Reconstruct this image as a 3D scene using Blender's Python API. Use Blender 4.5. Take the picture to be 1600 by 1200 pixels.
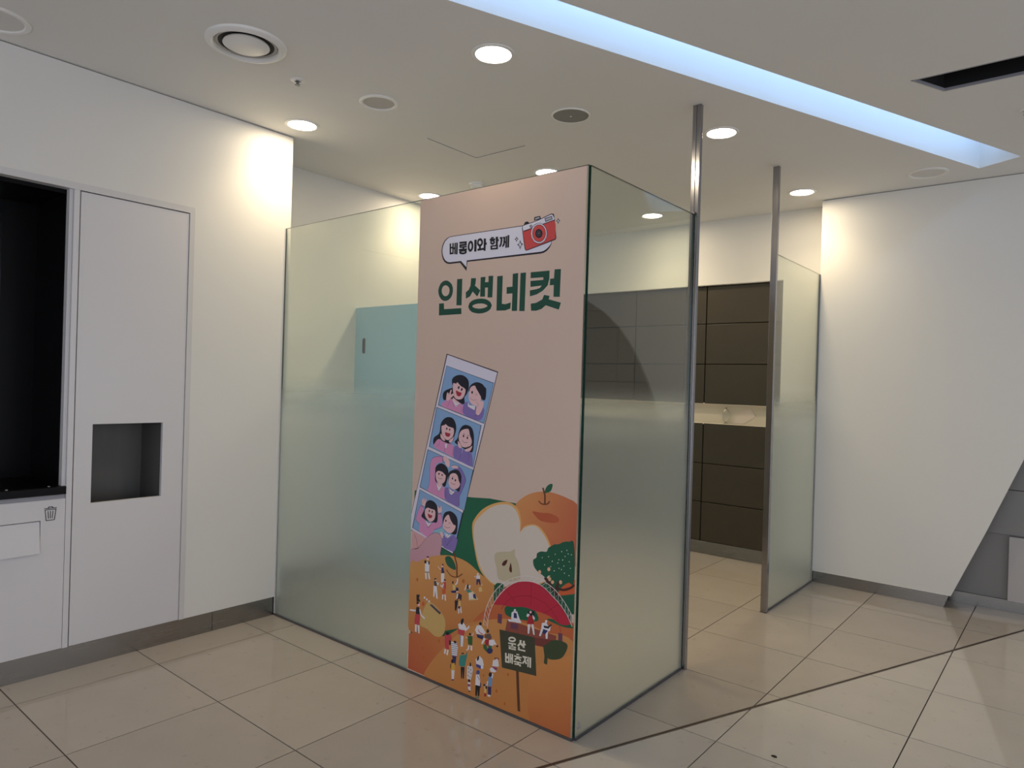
import bpy, math, random
from mathutils import Vector, Matrix
from mathutils.geometry import tessellate_polygon

for o in list(bpy.data.objects):
    bpy.data.objects.remove(o, do_unlink=True)
SC = bpy.context.scene
COL = SC.collection
rnd = random.Random(7)

# ------------------------------------------------------------------ camera
YAW, PITCH, ROLL = -0.6892, -0.0014, 0.0292
CAM = Vector((1.578, -2.373, 1.461))
fwd = Vector((math.sin(YAW) * math.cos(PITCH), math.cos(YAW) * math.cos(PITCH), math.sin(PITCH)))
rgt = Vector((math.cos(YAW), -math.sin(YAW), 0))
upv = rgt.cross(fwd)
r2 = rgt * math.cos(ROLL) + upv * math.sin(ROLL)
u2 = upv * math.cos(ROLL) - rgt * math.sin(ROLL)
cd = bpy.data.cameras.new('camera')
cd.sensor_width = 36.0
cd.lens = 1081.18 / 1600 * 36.0
cd.clip_start = 0.05
cam = bpy.data.objects.new('camera', cd)
COL.objects.link(cam)
m = Matrix((r2, u2, -fwd)).transposed().to_4x4()
m.translation = CAM
cam.matrix_world = m
SC.camera = cam

# ------------------------------------------------------------------ light levels, world, exposure
WORLD = (0.85, 0.90, 1.0)
WORLD_STRENGTH = 0.60
LAMP_COLOR = (1.0, 0.80, 0.50)
LAMP_WATT = 16.0
LAMP_DIFFUSE_WATT = 2.0
LED_COLOR = (0.36, 0.60, 1.0)
LED_STRENGTH = 5.0
w = bpy.data.worlds.new('mall_ambient')
SC.world = w
w.use_nodes = True
bg = w.node_tree.nodes['Background']
bg.inputs[0].default_value = (*WORLD, 1)
bg.inputs[1].default_value = WORLD_STRENGTH
vs = SC.view_settings
vs.view_transform = 'Standard'
vs.look = 'None'
vs.exposure = 0.92
vs.gamma = 1.0
vs.use_curve_mapping = False
SC.display_settings.display_device = 'sRGB'
cy = SC.cycles
cy.use_denoising = True
cy.max_bounces = 14
cy.diffuse_bounces = 6
cy.glossy_bounces = 6
cy.transmission_bounces = 12
cy.transparent_max_bounces = 24
cy.sample_clamp_indirect = 6.0
cy.blur_glossy = 0.5

# ------------------------------------------------------------------ key sizes of the place (metres)
HC = 2.936        # ceiling
HG = 2.364        # glass height
XW = -2.205       # face of the left wall
XR = -2.735       # face of the set-back left wall inside the corner
YD = 3.227        # face of the right wall
YB = 3.42         # face of the back wall
YP = 3.455        # face of the dark panels
X1, Y0 = 5.5, -6.0
BB = 0.113        # baseboard height

# ------------------------------------------------------------------ materials
def srgb(r, g, b):
    f = lambda c: (c / 12.92 if c <= 0.04045 else ((c + 0.055) / 1.055) ** 2.4)
    return (f(r / 255), f(g / 255), f(b / 255))

MATS = {}
def mat(name, col, rough=0.5, metal=0.0, noise=0.0, nscale=6.0, bump=0.0, bscale=60.0, stretch=None, spec=0.5, rnoise=0.0):
    m = bpy.data.materials.new(name)
    m.use_nodes = True
    nt = m.node_tree
    b = nt.nodes['Principled BSDF']
    b.inputs['Roughness'].default_value = rough
    b.inputs['Metallic'].default_value = metal
    b.inputs['Specular IOR Level'].default_value = spec
    b.inputs['Base Color'].default_value = (*col, 1)
    tc = nt.nodes.new('ShaderNodeTexCoord')
    src = tc.outputs['Object']
    if stretch:
        mp = nt.nodes.new('ShaderNodeMapping')
        mp.inputs['Scale'].default_value = stretch
        nt.links.new(src, mp.inputs['Vector'])
        src = mp.outputs['Vector']
    n = nt.nodes.new('ShaderNodeTexNoise')
    n.inputs['Scale'].default_value = nscale
    n.inputs['Detail'].default_value = 4
    nt.links.new(src, n.inputs['Vector'])
    mr = nt.nodes.new('ShaderNodeMapRange')
    mr.inputs['To Min'].default_value = 1 - noise
    mr.inputs['To Max'].default_value = 1 + noise
    nt.links.new(n.outputs['Fac'], mr.inputs['Value'])
    mx = nt.nodes.new('ShaderNodeVectorMath')
    mx.operation = 'SCALE'
    mx.inputs[0].default_value = col
    nt.links.new(mr.outputs['Result'], mx.inputs['Scale'])
    nt.links.new(mx.outputs['Vector'], b.inputs['Base Color'])
    if rnoise:
        m2 = nt.nodes.new('ShaderNodeMapRange')
        m2.inputs['To Min'].default_value = max(0.02, rough - rnoise)
        m2.inputs['To Max'].default_value = rough + rnoise
        nt.links.new(n.outputs['Fac'], m2.inputs['Value'])
        nt.links.new(m2.outputs['Result'], b.inputs['Roughness'])
    if bump:
        n2 = nt.nodes.new('ShaderNodeTexNoise')
        n2.inputs['Scale'].default_value = bscale
        nt.links.new(src, n2.inputs['Vector'])
        bp = nt.nodes.new('ShaderNodeBump')
        bp.inputs['Strength'].default_value = bump
        bp.inputs['Distance'].default_value = 0.002
        nt.links.new(n2.outputs['Fac'], bp.inputs['Height'])
        nt.links.new(bp.outputs['Normal'], b.inputs['Normal'])
    MATS[name] = m
    return m

def emit(name, col, s):
    m = bpy.data.materials.new(name)
    m.use_nodes = True
    nt = m.node_tree
    nt.nodes.clear()
    e = nt.nodes.new('ShaderNodeEmission')
    e.inputs[0].default_value = (*col, 1)
    e.inputs[1].default_value = s
    o = nt.nodes.new('ShaderNodeOutputMaterial')
    nt.links.new(e.outputs[0], o.inputs[0])
    MATS[name] = m
    return m

WALL = mat('white_wall_paint', (0.76, 0.75, 0.73), 0.55, noise=0.02, nscale=1.5, bump=0.05, bscale=180)
CEIL = mat('ceiling_paint', (0.80, 0.79, 0.77), 0.8, noise=0.02, nscale=1.2, bump=0.05, bscale=220)
LAMI = mat('white_laminate', (0.70, 0.69, 0.72), 0.38, noise=0.02, nscale=2)
FRAM = mat('grey_white_frame', (0.66, 0.65, 0.66), 0.4, noise=0.02)
GREYS = mat('grey_channel', (0.32, 0.32, 0.36), 0.4, noise=0.04)
BLACK = mat('black_lacquer', (0.005, 0.005, 0.006), 0.3, noise=0.1, spec=0.12)
BLACKM = mat('matt_black', (0.008, 0.008, 0.009), 0.7, noise=0.1)
SCREEN = mat('dark_display_glass', (0.002, 0.003, 0.006), 0.06, noise=0.1, spec=0.2)
STEEL = mat('brushed_steel', (0.31, 0.30, 0.285), 0.26, 1.0, noise=0.06, nscale=3, bump=0.012, bscale=40, stretch=(1, 1, 40), rnoise=0.05)
STEELV = mat('brushed_steel_post', (0.33, 0.33, 0.36), 0.19, 1.0, noise=0.06, nscale=4, bump=0.012, bscale=40, stretch=(40, 40, 1), rnoise=0.05)
NICHE = mat('steel_niche_lining', (0.15, 0.147, 0.14), 0.5, 0.3, noise=0.1, nscale=3, stretch=(8, 8, 1))
DARKP = mat('dark_brown_panel', (0.042, 0.034, 0.022), 0.42, noise=0.12, nscale=8, bump=0.12, bscale=160)
DARKG = mat('dark_joint', (0.008, 0.007, 0.006), 0.8)
CREAM = mat('cream_niche_paint', (0.78, 0.72, 0.60), 0.35, noise=0.04, nscale=4)
TEAL = mat('pale_teal_panel', (0.36, 0.60, 0.76), 0.4, noise=0.05, nscale=3)
RECG = mat('grey_lacquer_panel', (0.26, 0.25, 0.24), 0.35, noise=0.06, nscale=2)
LGREY = mat('light_grey_panel', (0.50, 0.47, 0.46), 0.4, noise=0.03)
RING = mat('white_plastic', (0.84, 0.83, 0.81), 0.35, noise=0.02)
SPKR = mat('grey_speaker_mesh', (0.27, 0.27, 0.25), 0.6, noise=0.1, nscale=300, bump=0.3, bscale=400)
COVER2 = mat('pale_cover', (0.70, 0.685, 0.66), 0.6, noise=0.02)
COVER = mat('matt_cover', (0.50, 0.48, 0.46), 0.6, noise=0.03)
INKM = mat('black_vinyl_print', (0.01, 0.01, 0.012), 0.5)
GROUT = mat('dark_grout', (0.045, 0.035, 0.028), 0.8, noise=0.2, nscale=20)
JOINT = mat('bronze_floor_strip', (0.14, 0.11, 0.09), 0.4, 0.6, noise=0.15, nscale=20)
ALU = mat('aluminium_channel', (0.16, 0.16, 0.18), 0.4, 0.8, noise=0.1)
VASE = mat('clear_glass_ornament', (0.9, 0.92, 0.88), 0.03)
VASE.node_tree.nodes['Principled BSDF'].inputs['Transmission Weight'].default_value = 0.9
PATCH = mat('pale_patch_beige', (0.80, 0.72, 0.64), 0.5, noise=0.03)
LAMP_ON = emit('lit_lamp_lens', (1.0, 0.93, 0.80), 9.0)
LED = emit('led_strip_glow', LED_COLOR, LED_STRENGTH)

# polished beige porcelain: faint mottling and scuffs, a little different from tile to tile
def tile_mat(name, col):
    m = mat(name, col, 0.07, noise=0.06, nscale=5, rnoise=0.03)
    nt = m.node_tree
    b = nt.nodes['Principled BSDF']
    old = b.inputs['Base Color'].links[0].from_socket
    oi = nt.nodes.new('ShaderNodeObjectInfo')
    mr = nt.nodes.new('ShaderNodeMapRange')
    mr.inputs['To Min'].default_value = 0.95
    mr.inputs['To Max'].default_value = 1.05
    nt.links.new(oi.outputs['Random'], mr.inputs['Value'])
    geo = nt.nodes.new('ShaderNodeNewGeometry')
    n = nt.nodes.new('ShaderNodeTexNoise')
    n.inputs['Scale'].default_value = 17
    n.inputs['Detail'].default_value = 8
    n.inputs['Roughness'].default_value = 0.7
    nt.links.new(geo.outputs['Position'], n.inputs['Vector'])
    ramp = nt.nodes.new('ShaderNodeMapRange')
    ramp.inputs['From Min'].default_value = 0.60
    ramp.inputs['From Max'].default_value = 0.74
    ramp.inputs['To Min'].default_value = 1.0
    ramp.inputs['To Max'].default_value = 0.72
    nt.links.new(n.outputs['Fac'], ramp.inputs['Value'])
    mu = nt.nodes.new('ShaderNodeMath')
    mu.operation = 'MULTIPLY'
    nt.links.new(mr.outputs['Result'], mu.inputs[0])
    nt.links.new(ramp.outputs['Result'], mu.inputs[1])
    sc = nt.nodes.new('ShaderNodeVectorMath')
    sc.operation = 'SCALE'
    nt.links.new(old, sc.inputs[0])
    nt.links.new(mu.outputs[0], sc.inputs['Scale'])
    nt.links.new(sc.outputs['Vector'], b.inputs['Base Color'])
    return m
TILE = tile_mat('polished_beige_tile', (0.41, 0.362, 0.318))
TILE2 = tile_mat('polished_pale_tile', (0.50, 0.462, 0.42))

# gradient-frosted glass: clear above, sandblasted below.  One face carries the frosting, the other is smooth.
def glass_mat(name, frosted):
    m = bpy.data.materials.new(name)
    m.use_nodes = True
    nt = m.node_tree
    nt.nodes.clear()
    N = nt.nodes.new
    out = N('ShaderNodeOutputMaterial')
    geo = N('ShaderNodeNewGeometry')
    sep = N('ShaderNodeSeparateXYZ')
    nt.links.new(geo.outputs['Position'], sep.inputs[0])
    mr = N('ShaderNodeMapRange')
    mr.interpolation_type = 'SMOOTHSTEP'
    mr.inputs['From Min'].default_value = 1.48
    mr.inputs['From Max'].default_value = 1.18
    nt.links.new(sep.outputs['Z'], mr.inputs['Value'])
    tr = N('ShaderNodeBsdfTransparent')
    tr.inputs[0].default_value = (0.935, 0.965, 0.93, 1)
    gl = N('ShaderNodeBsdfGlossy')
    gl.inputs['Roughness'].default_value = 0.0
    fr = N('ShaderNodeFresnel')        # thin sheet: the same air-to-glass reflectance from either side of a face
    ir = N('ShaderNodeMapRange')
    ir.inputs['To Min'].default_value = 1.9
    ir.inputs['To Max'].default_value = 1 / 1.9
    nt.links.new(geo.outputs['Backfacing'], ir.inputs['Value'])
    nt.links.new(ir.outputs['Result'], fr.inputs[0])
    clear = N('ShaderNodeMixShader')
    nt.links.new(fr.outputs[0], clear.inputs[0])
    nt.links.new(tr.outputs[0], clear.inputs[1])
    nt.links.new(gl.outputs[0], clear.inputs[2])
    g = N('ShaderNodeBsdfGlass')
    g.inputs['IOR'].default_value = 1.5
    g.inputs['Color'].default_value = (0.95, 0.975, 0.96, 1)
    frost = g.outputs[0]
    if frosted:
        g.inputs['Roughness'].default_value = 0.33
        tl = N('ShaderNodeBsdfTranslucent')
        tl.inputs[0].default_value = (0.84, 0.92, 0.89, 1)
        df = N('ShaderNodeBsdfDiffuse')
        df.inputs[0].default_value = (0.72, 0.78, 0.75, 1)
        a = N('ShaderNodeMixShader')
        a.inputs[0].default_value = 0.4
        nt.links.new(tl.outputs[0], a.inputs[1])
        nt.links.new(df.outputs[0], a.inputs[2])
        mixf = N('ShaderNodeMixShader')
        mixf.inputs[0].default_value = 0.27
        nt.links.new(g.outputs[0], mixf.inputs[1])
        nt.links.new(a.outputs[0], mixf.inputs[2])
        frost = mixf.outputs[0]
    else:
        g.inputs['Roughness'].default_value = 0.0
    mix = N('ShaderNodeMixShader')
    nt.links.new(mr.outputs['Result'], mix.inputs[0])
    nt.links.new(clear.outputs[0], mix.inputs[1])
    nt.links.new(frost, mix.inputs[2])
    nt.links.new(mix.outputs[0], out.inputs[0])
    return m
GLASS_SMOOTH = glass_mat('glass_smooth_face', False)
GLASS_FROST = glass_mat('glass_frosted_face', True)
GLASS_EDGE = mat('green_glass_edge', (0.010, 0.045, 0.034), 0.12, noise=0.1)

# ------------------------------------------------------------------ helpers
WLOC = {}
def link(o, parent=None, loc=(0, 0, 0)):
    """place o with its origin at world position loc (parents are never rotated before linking)"""
    COL.objects.link(o)
    p = Vector(loc)
    if parent is not None:
        o.parent = parent
        o.location = p - WLOC[parent.name]
    else:
        o.location = p
    WLOC[o.name] = p
    return o

def tag(o, label=None, cat=None, group=None, kind=None):
    if label: o['label'] = label
    if cat: o['category'] = cat
    if group: o['group'] = group
    if kind: o['kind'] = kind
    return o

def empty(name, loc, label, cat, group=None):
    o = bpy.data.objects.new(name, None)
    o.empty_display_size = 0.1
    link(o, None, loc)
    return tag(o, label, cat, group)

class MB:
    """mesh builder in world coordinates"""
    def __init__(s):
        s.v, s.f, s.mi = [], [], []
    def add(s, verts, faces, mi=0):
        b = len(s.v)
        s.v += [Vector(v) for v in verts]
        for f in faces:
            s.f.append([b + i for i in f])
            s.mi.append(mi)
        return s
    def box(s, lo, hi, mi=0):
        (x0, y0, z0), (x1, y1, z1) = lo, hi
        v = [(x0, y0, z0), (x1, y0, z0), (x1, y1, z0), (x0, y1, z0), (x0, y0, z1), (x1, y0, z1), (x1, y1, z1), (x0, y1, z1)]
        f = [(0, 3, 2, 1), (4, 5, 6, 7), (0, 1, 5, 4), (1, 2, 6, 5), (2, 3, 7, 6), (3, 0, 4, 7)]
        return s.add(v, f, mi)
    def prism(s, poly, axis, a, b, mi=0):
        """poly: 2D points; axis 'x','y','z' = extrusion axis from a to b"""
        def P(p, t):
            return {'x': (t, p[0], p[1]), 'y': (p[0], t, p[1]), 'z': (p[0], p[1], t)}[axis]
        n = len(poly)
        v = [P(p, a) for p in poly] + [P(p, b) for p in poly]
        tri = tessellate_polygon([[Vector((p[0], p[1], 0)) for p in poly]])
        f = [tuple(t) for t in tri] + [tuple(reversed([i + n for i in t])) for t in tri]
        f += [(i, (i + 1) % n, n + (i + 1) % n, n + i) for i in range(n)]
        return s.add(v, f, mi)
    def lathe(s, prof, c, seg=40, mi=0):
        """profile of (r, z) about a vertical axis through c"""
        v, f = [], []
        n = len(prof)
        for k in range(seg):
            a = 2 * math.pi * k / seg
            for r, z in prof:
                v.append((c[0] + r * math.cos(a), c[1] + r * math.sin(a), c[2] + z))
        for k in range(seg):
            k2 = (k + 1) % seg
            for i in range(n - 1):
                f.append((k * n + i, k2 * n + i, k2 * n + i + 1, k * n + i + 1))
        return s.add(v, f, mi)
    def build(s, name, mats, parent=None, bevel=0.0, smooth=False, fix=True):
        lo = Vector([min(v[i] for v in s.v) for i in range(3)])
        hi = Vector([max(v[i] for v in s.v) for i in range(3)])
        org = Vector(((lo.x + hi.x) / 2, (lo.y + hi.y) / 2, lo.z))
        me = bpy.data.meshes.new(name)
        me.from_pydata([v - org for v in s.v], [], s.f)
        if not isinstance(mats, (list, tuple)):
            mats = [mats]
        for m in mats:
            me.materials.append(m)
        for p, i in zip(me.polygons, s.mi):
            p.material_index = i
        me.update()
        if fix:
            import bmesh
            bm = bmesh.new()
            bm.from_mesh(me)
            bmesh.ops.remove_doubles(bm, verts=bm.verts, dist=1e-6)
            bmesh.ops.recalc_face_normals(bm, faces=bm.faces)
            bm.to_mesh(me)
            bm.free()
        if smooth:
            for p in me.polygons:
                p.use_smooth = True
            me.set_sharp_from_angle(angle=math.radians(35))
        o = bpy.data.objects.new(name, me)
        link(o, parent, org)
        if bevel:
            b = o.modifiers.new('bevel', 'BEVEL')
            b.width = bevel
            b.segments = 2
            b.limit_method = 'ANGLE'
        return o

def box(name, lo, hi, m, parent=None, bevel=0.0):
    return MB().box(lo, hi).build(name, m, parent, bevel)

def struct(o):
    o['kind'] = 'structure'
    return o

# ================================================================== FLOOR
# bronze expansion strip running diagonally; tiles are cut along it
JA, JB = Vector((0.036, -0.203)), Vector((1.330, 3.060))
JD = (JB - JA).normalized()
JN = Vector((JD.y, -JD.x))
def clip_half(poly, n, d):
    """keep points with p.n >= d"""
    res = []
    for i in range(len(poly)):
        a, b = poly[i], poly[(i + 1) % len(poly)]
        da, db = a.dot(n) - d, b.dot(n) - d
        if da >= 0:
            res.append(a)
        if da * db < 0:
            res.append(a + (b - a) * (da / (da - db)))
    return res

floor = struct(box('floor', (-3.1, Y0, -0.12), (X1, 3.9, -0.006), GROUT))
GX, GY, TS, GAP = -0.162, 1.008, 0.602, 0.005
full = {}
for i in range(-5, 10):
    for j in range(-12, 5):
        x0, y0 = GX + i * TS + GAP / 2, GY + j * TS + GAP / 2
        x1, y1 = x0 + TS - GAP, y0 + TS - GAP
        x0, y1 = max(x0, -2.74), min(y1, 3.46)
        if x1 <= x0 or y1 <= y0:
            continue
        quad = [Vector((x0, y0)), Vector((x1, y0)), Vector((x1, y1)), Vector((x0, y1))]
        whole = abs((x1 - x0) - (TS - GAP)) < 1e-6 and abs((y1 - y0) - (TS - GAP)) < 1e-6
        d0 = JA.dot(JN)
        ds = [p.dot(JN) - d0 for p in quad]
        hw = 0.009
        if min(ds) >= hw or max(ds) <= -hw:
            pieces = [quad]
        else:
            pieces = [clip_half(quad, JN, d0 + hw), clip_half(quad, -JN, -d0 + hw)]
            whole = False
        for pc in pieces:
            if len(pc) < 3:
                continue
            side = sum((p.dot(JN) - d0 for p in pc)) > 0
            if whole and side in full:
                o = full[side].copy()
                COL.objects.link(o)
                o.parent = floor
                c = Vector(((x0 + x1) / 2, (y0 + y1) / 2, -0.010))
                o.location = c - WLOC[floor.name]
                continue
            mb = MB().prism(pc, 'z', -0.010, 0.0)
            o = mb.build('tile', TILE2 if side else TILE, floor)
            if whole:
                full[side] = o
mb = MB()
a0, a1 = JA - JD * 6.5, JB + JD * 0.42
for s0, s1, z in ((-0.0082, -0.003, 0.0005), (-0.003, 0.003, -0.0012), (0.003, 0.0082, 0.0005)):
    mb.prism([a0 + JN * s0, a0 + JN * s1, a1 + JN * s1, a1 + JN * s0], 'z', -0.006, z)
struct(mb.build('trim_1', JOINT))

# ================================================================== CEILING
S1, S2, S3, S4 = Vector((-0.352, -0.489)), Vector((1.030, 2.973)), Vector((1.256, 2.840)), Vector((-0.014, -0.239))
sd = (S2 - S1).normalized()
SA = S1 - sd * 2.4                      # cove runs on over the photographer
SBn = S4 + (S4 - S3).normalized() * 2.35
slot = [SA, S2, S3, SBn]
ac = [Vector((0.922, 1.302)), Vector((2.30, 1.290)), Vector((2.40, 1.510)), Vector((1.026, 1.524))]
outer = [Vector((-2.80, Y0)), Vector((X1, Y0)), Vector((X1, 3.50)), Vector((-2.80, 3.50))]
mb = MB()
hx0, hx1, hy0, hy1 = -1.540, -1.125, 0.527, 0.972
hatch = [Vector((hx0, hy0)), Vector((hx1, hy0)), Vector((hx1, hy1)), Vector((hx0, hy1))]
loops = [outer, slot, ac, hatch]
pts = [Vector((p.x, p.y, HC)) for l in loops for p in l]
tri = tessellate_polygon([[Vector((p.x, p.y, 0)) for p in l] for l in loops])
mb.add(pts, [tuple(t) for t in tri])
top = [Vector((p.x, p.y, HC + 0.5)) for p in outer]
mb.add(top, [(0, 1, 2, 3)])
for i in range(4):
    j = (i + 1) % 4
    mb.add([Vector((outer[i].x, outer[i].y, HC)), Vector((outer[j].x, outer[j].y, HC)), top[j], top[i]], [(0, 1, 2, 3)])
ceiling = struct(mb.build('ceiling', CEIL, fix=False))

# light cove: a deep slot with a blue-white LED strip tucked up on its near side
cove = empty('light_cove', (S2.x, S2.y, HC), 'long slanted ceiling slot glowing blue-white', 'light')
mb = MB()
for i in range(4):
    a, b = slot[i], slot[(i + 1) % 4]
    mb.add([(a.x, a.y, HC), (b.x, b.y, HC), (b.x, b.y, HC + 0.30), (a.x, a.y, HC + 0.30)], [(0, 1, 2, 3)])
mb.add([(p.x, p.y, HC + 0.30) for p in slot], [(0, 1, 2, 3)])
mb.build('cove_lining', RING, cove, fix=False)
nn = Vector((-sd.y, sd.x))
ed = (S3 - SBn).normalized()
en = Vector((-ed.y, ed.x))
la, lb = SBn + ed * 0.05, S3 - ed * 0.03
mb = MB()
mb.prism([la + en * 0.003, lb + en * 0.003, lb + en * 0.015, la + en * 0.015], 'z', HC + 0.145, HC + 0.185)
mb.build('led_strip', LED, cove)
MB().prism([la + en * 0.001, lb + en * 0.001, lb + en * 0.038, la + en * 0.038], 'z', HC + 0.136, HC + 0.142).build('led_shield', RING, cove)  # unseen lip added to keep direct LED light out of the room

# black linear air slot
aslot = empty('air_slot', (ac[0].x, ac[0].y, HC), 'black linear air diffuser slot recessed in the ceiling at upper right', 'vent')
mb = MB()
for i in range(4):
    a, b = ac[i], ac[(i + 1) % 4]
    mb.add([(a.x, a.y, HC), (b.x, b.y, HC), (b.x, b.y, HC + 0.22), (a.x, a.y, HC + 0.22)], [(0, 1, 2, 3)])
mb.add([(p.x, p.y, HC + 0.22) for p in ac], [(0, 1, 2, 3)])
mb.build('slot_lining', BLACKM, aslot, fix=False)
mb = MB()
cxy = sum(ac, Vector((0, 0))) / 4
for i in range(4):
    a, b = ac[i], ac[(i + 1) % 4]
    e = (b - a).normalized()
    q = Vector((-e.y, e.x)) * 0.008
    mb.prism([a, b, b + q, a + q], 'z', HC - 0.001, HC + 0.012)
mb.build('slot_frame', GREYS, aslot)
for t in (0.5,):
    a, b = ac[0].lerp(ac[3], t), ac[1].lerp(ac[2], t)
    q = Vector((0, 0.006))
    MB().prism([a - q, b - q, b + q, a + q], 'z', HC + 0.06, HC + 0.10).build('blade', BLACKM, aslot)

# access hatch
ht = empty('ceiling_hatch', ((hx0 + hx1) / 2, (hy0 + hy1) / 2, HC), 'square ceiling access hatch with a thin edge line', 'hatch')
box('hatch_panel', (hx0 + 0.002, hy0 + 0.002, HC + 0.003), (hx1 - 0.002, hy1 - 0.002, HC + 0.012), CEIL, ht)
mb = MB()
mb.box((hx0 - 0.010, hy0 - 0.010, HC + 0.0002), (hx0, hy1 + 0.010, HC + 0.02))
mb.box((hx1, hy0 - 0.010, HC + 0.0002), (hx1 + 0.010, hy1 + 0.010, HC + 0.02))
mb.box((hx0, hy0 - 0.010, HC + 0.0002), (hx1, hy0, HC + 0.02))
mb.box((hx0, hy1, HC + 0.0002), (hx1, hy1 + 0.010, HC + 0.02))
mb.box((hx0, hy0, HC + 0.013), (hx1, hy1, HC + 0.02))
mb.build('hatch_frame', GREYS, ht, fix=False)

# ---------------------------------------------------------- ceiling fittings
def downlight(x, y, label):
    t = empty('downlight', (x, y, HC), label, 'downlight', 'lit round downlights')
    MB().lathe([(0.098, 0.0), (0.098, -0.004), (0.092, -0.007), (0.082, -0.006), (0.079, -0.002), (0.079, 0.0)], (x, y, HC)).build('trim_ring', RING, t, smooth=True)
    MB().lathe([(0.0, -0.0035), (0.040, -0.0035), (0.079, -0.002)], (x, y, HC)).build('lamp_lens', LAMP_ON, t, smooth=True)
    ld = bpy.data.lights.new('downlight_beam', 'SPOT')
    ld.color = LAMP_COLOR
    ld.energy = LAMP_WATT
    ld.spot_size = math.radians(130)
    ld.spot_blend = 1.0
    ld.shadow_soft_size = 0.055
    lo = bpy.data.objects.new('downlight_beam', ld)
    link(lo, t, (x, y, HC - 0.012))
    ad = bpy.data.lights.new('downlight_glow', 'AREA')       # the diffused share of the lamp's light
    ad.shape = 'DISK'
    ad.size = 0.15
    ad.color = LAMP_COLOR
    ad.energy = LAMP_DIFFUSE_WATT
    link(bpy.data.objects.new('downlight_glow', ad), t, (x, y, HC - 0.010))
    return t
downlight(-0.497, -0.054, 'lit round downlight in front of the poster, the largest of the lit ones')
downlight(-1.981, -0.054, 'lit round downlight by the outer corner of the left wall')
downlight(-0.058, 1.440, 'lit round downlight just right of the nearer steel post')
downlight(-1.333, 1.480, 'lit round downlight peeking over the top edge of the poster')
downlight(-2.480, 1.450, 'lit round downlight over the top left corner of the poster')
downlight(-1.308, 2.960, 'lit round downlight seen through the clear top of the side glass')
downlight(-0.056, 2.920, 'lit round downlight between the farther steel post and the right wall')

def speaker(x, y, r, label, dark, disc=None):
    t = empty('ceiling_speaker' if dark else 'ceiling_cover', (x, y, HC), label, 'speaker' if dark else 'ceiling cover')
    MB().lathe([(r, 0.0), (r, -0.005), (r * 0.95, -0.009), (r * 0.84, -0.008), (r * 0.80, -0.002), (r * 0.80, 0.0)] if not dark else
               [(r, 0.0), (r, -0.004), (r * 0.97, -0.007), (r * 0.93, -0.007), (r * 0.91, -0.003), (r * 0.91, 0)], (x, y, HC)).build('trim_ring', RING, t, smooth=True)
    if dark:
        MB().lathe([(0.0, -0.006), (0.05, -0.0058), (r * 0.92, -0.004)], (x, y, HC)).build('grille', SPKR, t, smooth=True)
        MB().lathe([(0.0, -0.0085), (0.005, -0.008), (0.006, -0.006)], (x, y, HC), 12).build('centre_screw', RING, t, smooth=True)
    else:
        MB().lathe([(0.0, -0.004), (r * 0.81, -0.0025)], (x, y, HC)).build('cover_disc', disc or COVER, t, smooth=True)
speaker(-0.617, 0.730, 0.106, 'dark grey round speaker grille in the ceiling', True)
speaker(-1.351, -0.003, 0.103, 'unlit round ceiling fitting with a grey disc left of the brightest downlight', False)
speaker(0.754, 2.901, 0.120, 'plain round ceiling cover near the right wall', False, COVER2)
speaker(-2.000, -1.535, 0.130, 'round ceiling cover cut off by the top left corner', False, COVER2)

t = empty('air_diffuser', (-1.326, -0.775, HC), 'large round ceiling air diffuser with a domed centre', 'vent')
c = (-1.326, -0.775, HC)
MB().lathe([(0.172, 0.0), (0.170, -0.010), (0.158, -0.018), (0.146, -0.020), (0.138, -0.014), (0.134, 0.0)], c, 48).build('outer_ring', RING, t, smooth=True)
MB().lathe([(0.0, -0.001), (0.136, -0.001)], c, 48).build('throat', BLACKM, t)
MB().lathe([(0.134, -0.002), (0.127, -0.007), (0.121, -0.007), (0.118, -0.002)], c, 48).build('inner_ring', COVER, t, smooth=True)
MB().lathe([(0.0, -0.026), (0.05, -0.024), (0.085, -0.018), (0.099, -0.010), (0.097, -0.004)], c, 48).build('centre_dome', RING, t, smooth=True)

def sprinkler(x, y, label):
    t = empty('sprinkler', (x, y, HC), label, 'sprinkler', 'fire sprinklers')
    c = (x, y, HC)
    MB().lathe([(0.034, 0.0), (0.034, -0.003), (0.028, -0.007), (0.016, -0.008), (0.014, 0.0)], c, 24).build('escutcheon', RING, t, smooth=True)
    MB().lathe([(0.0, -0.020), (0.006, -0.020), (0.008, -0.006), (0.008, -0.001)], c, 16).build('nozzle', ALU, t, smooth=True)
    MB().lathe([(0.0, -0.026), (0.013, -0.026), (0.013, -0.023), (0.0, -0.021)], c, 16).build('deflector', ALU, t, smooth=True)
sprinkler(-1.468, -0.421, 'small fire sprinkler beside the large round diffuser')
sprinkler(1.325, 2.010, 'small fire sprinkler at the right edge of the ceiling')

t = empty('smoke_detector', (-1.93, 1.40, HC), 'small white smoke detector above the poster edge', 'detector')
c = (-1.93, 1.40, HC)
MB().lathe([(0.056, 0.0), (0.056, -0.010), (0.052, -0.014), (0.046, -0.014)], c, 32).build('base', RING, t, smooth=True)
MB().lathe([(0.046, -0.014), (0.044, -0.026), (0.034, -0.036), (0.0, -0.040)], c, 32).build('dome', RING, t, smooth=True)

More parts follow.
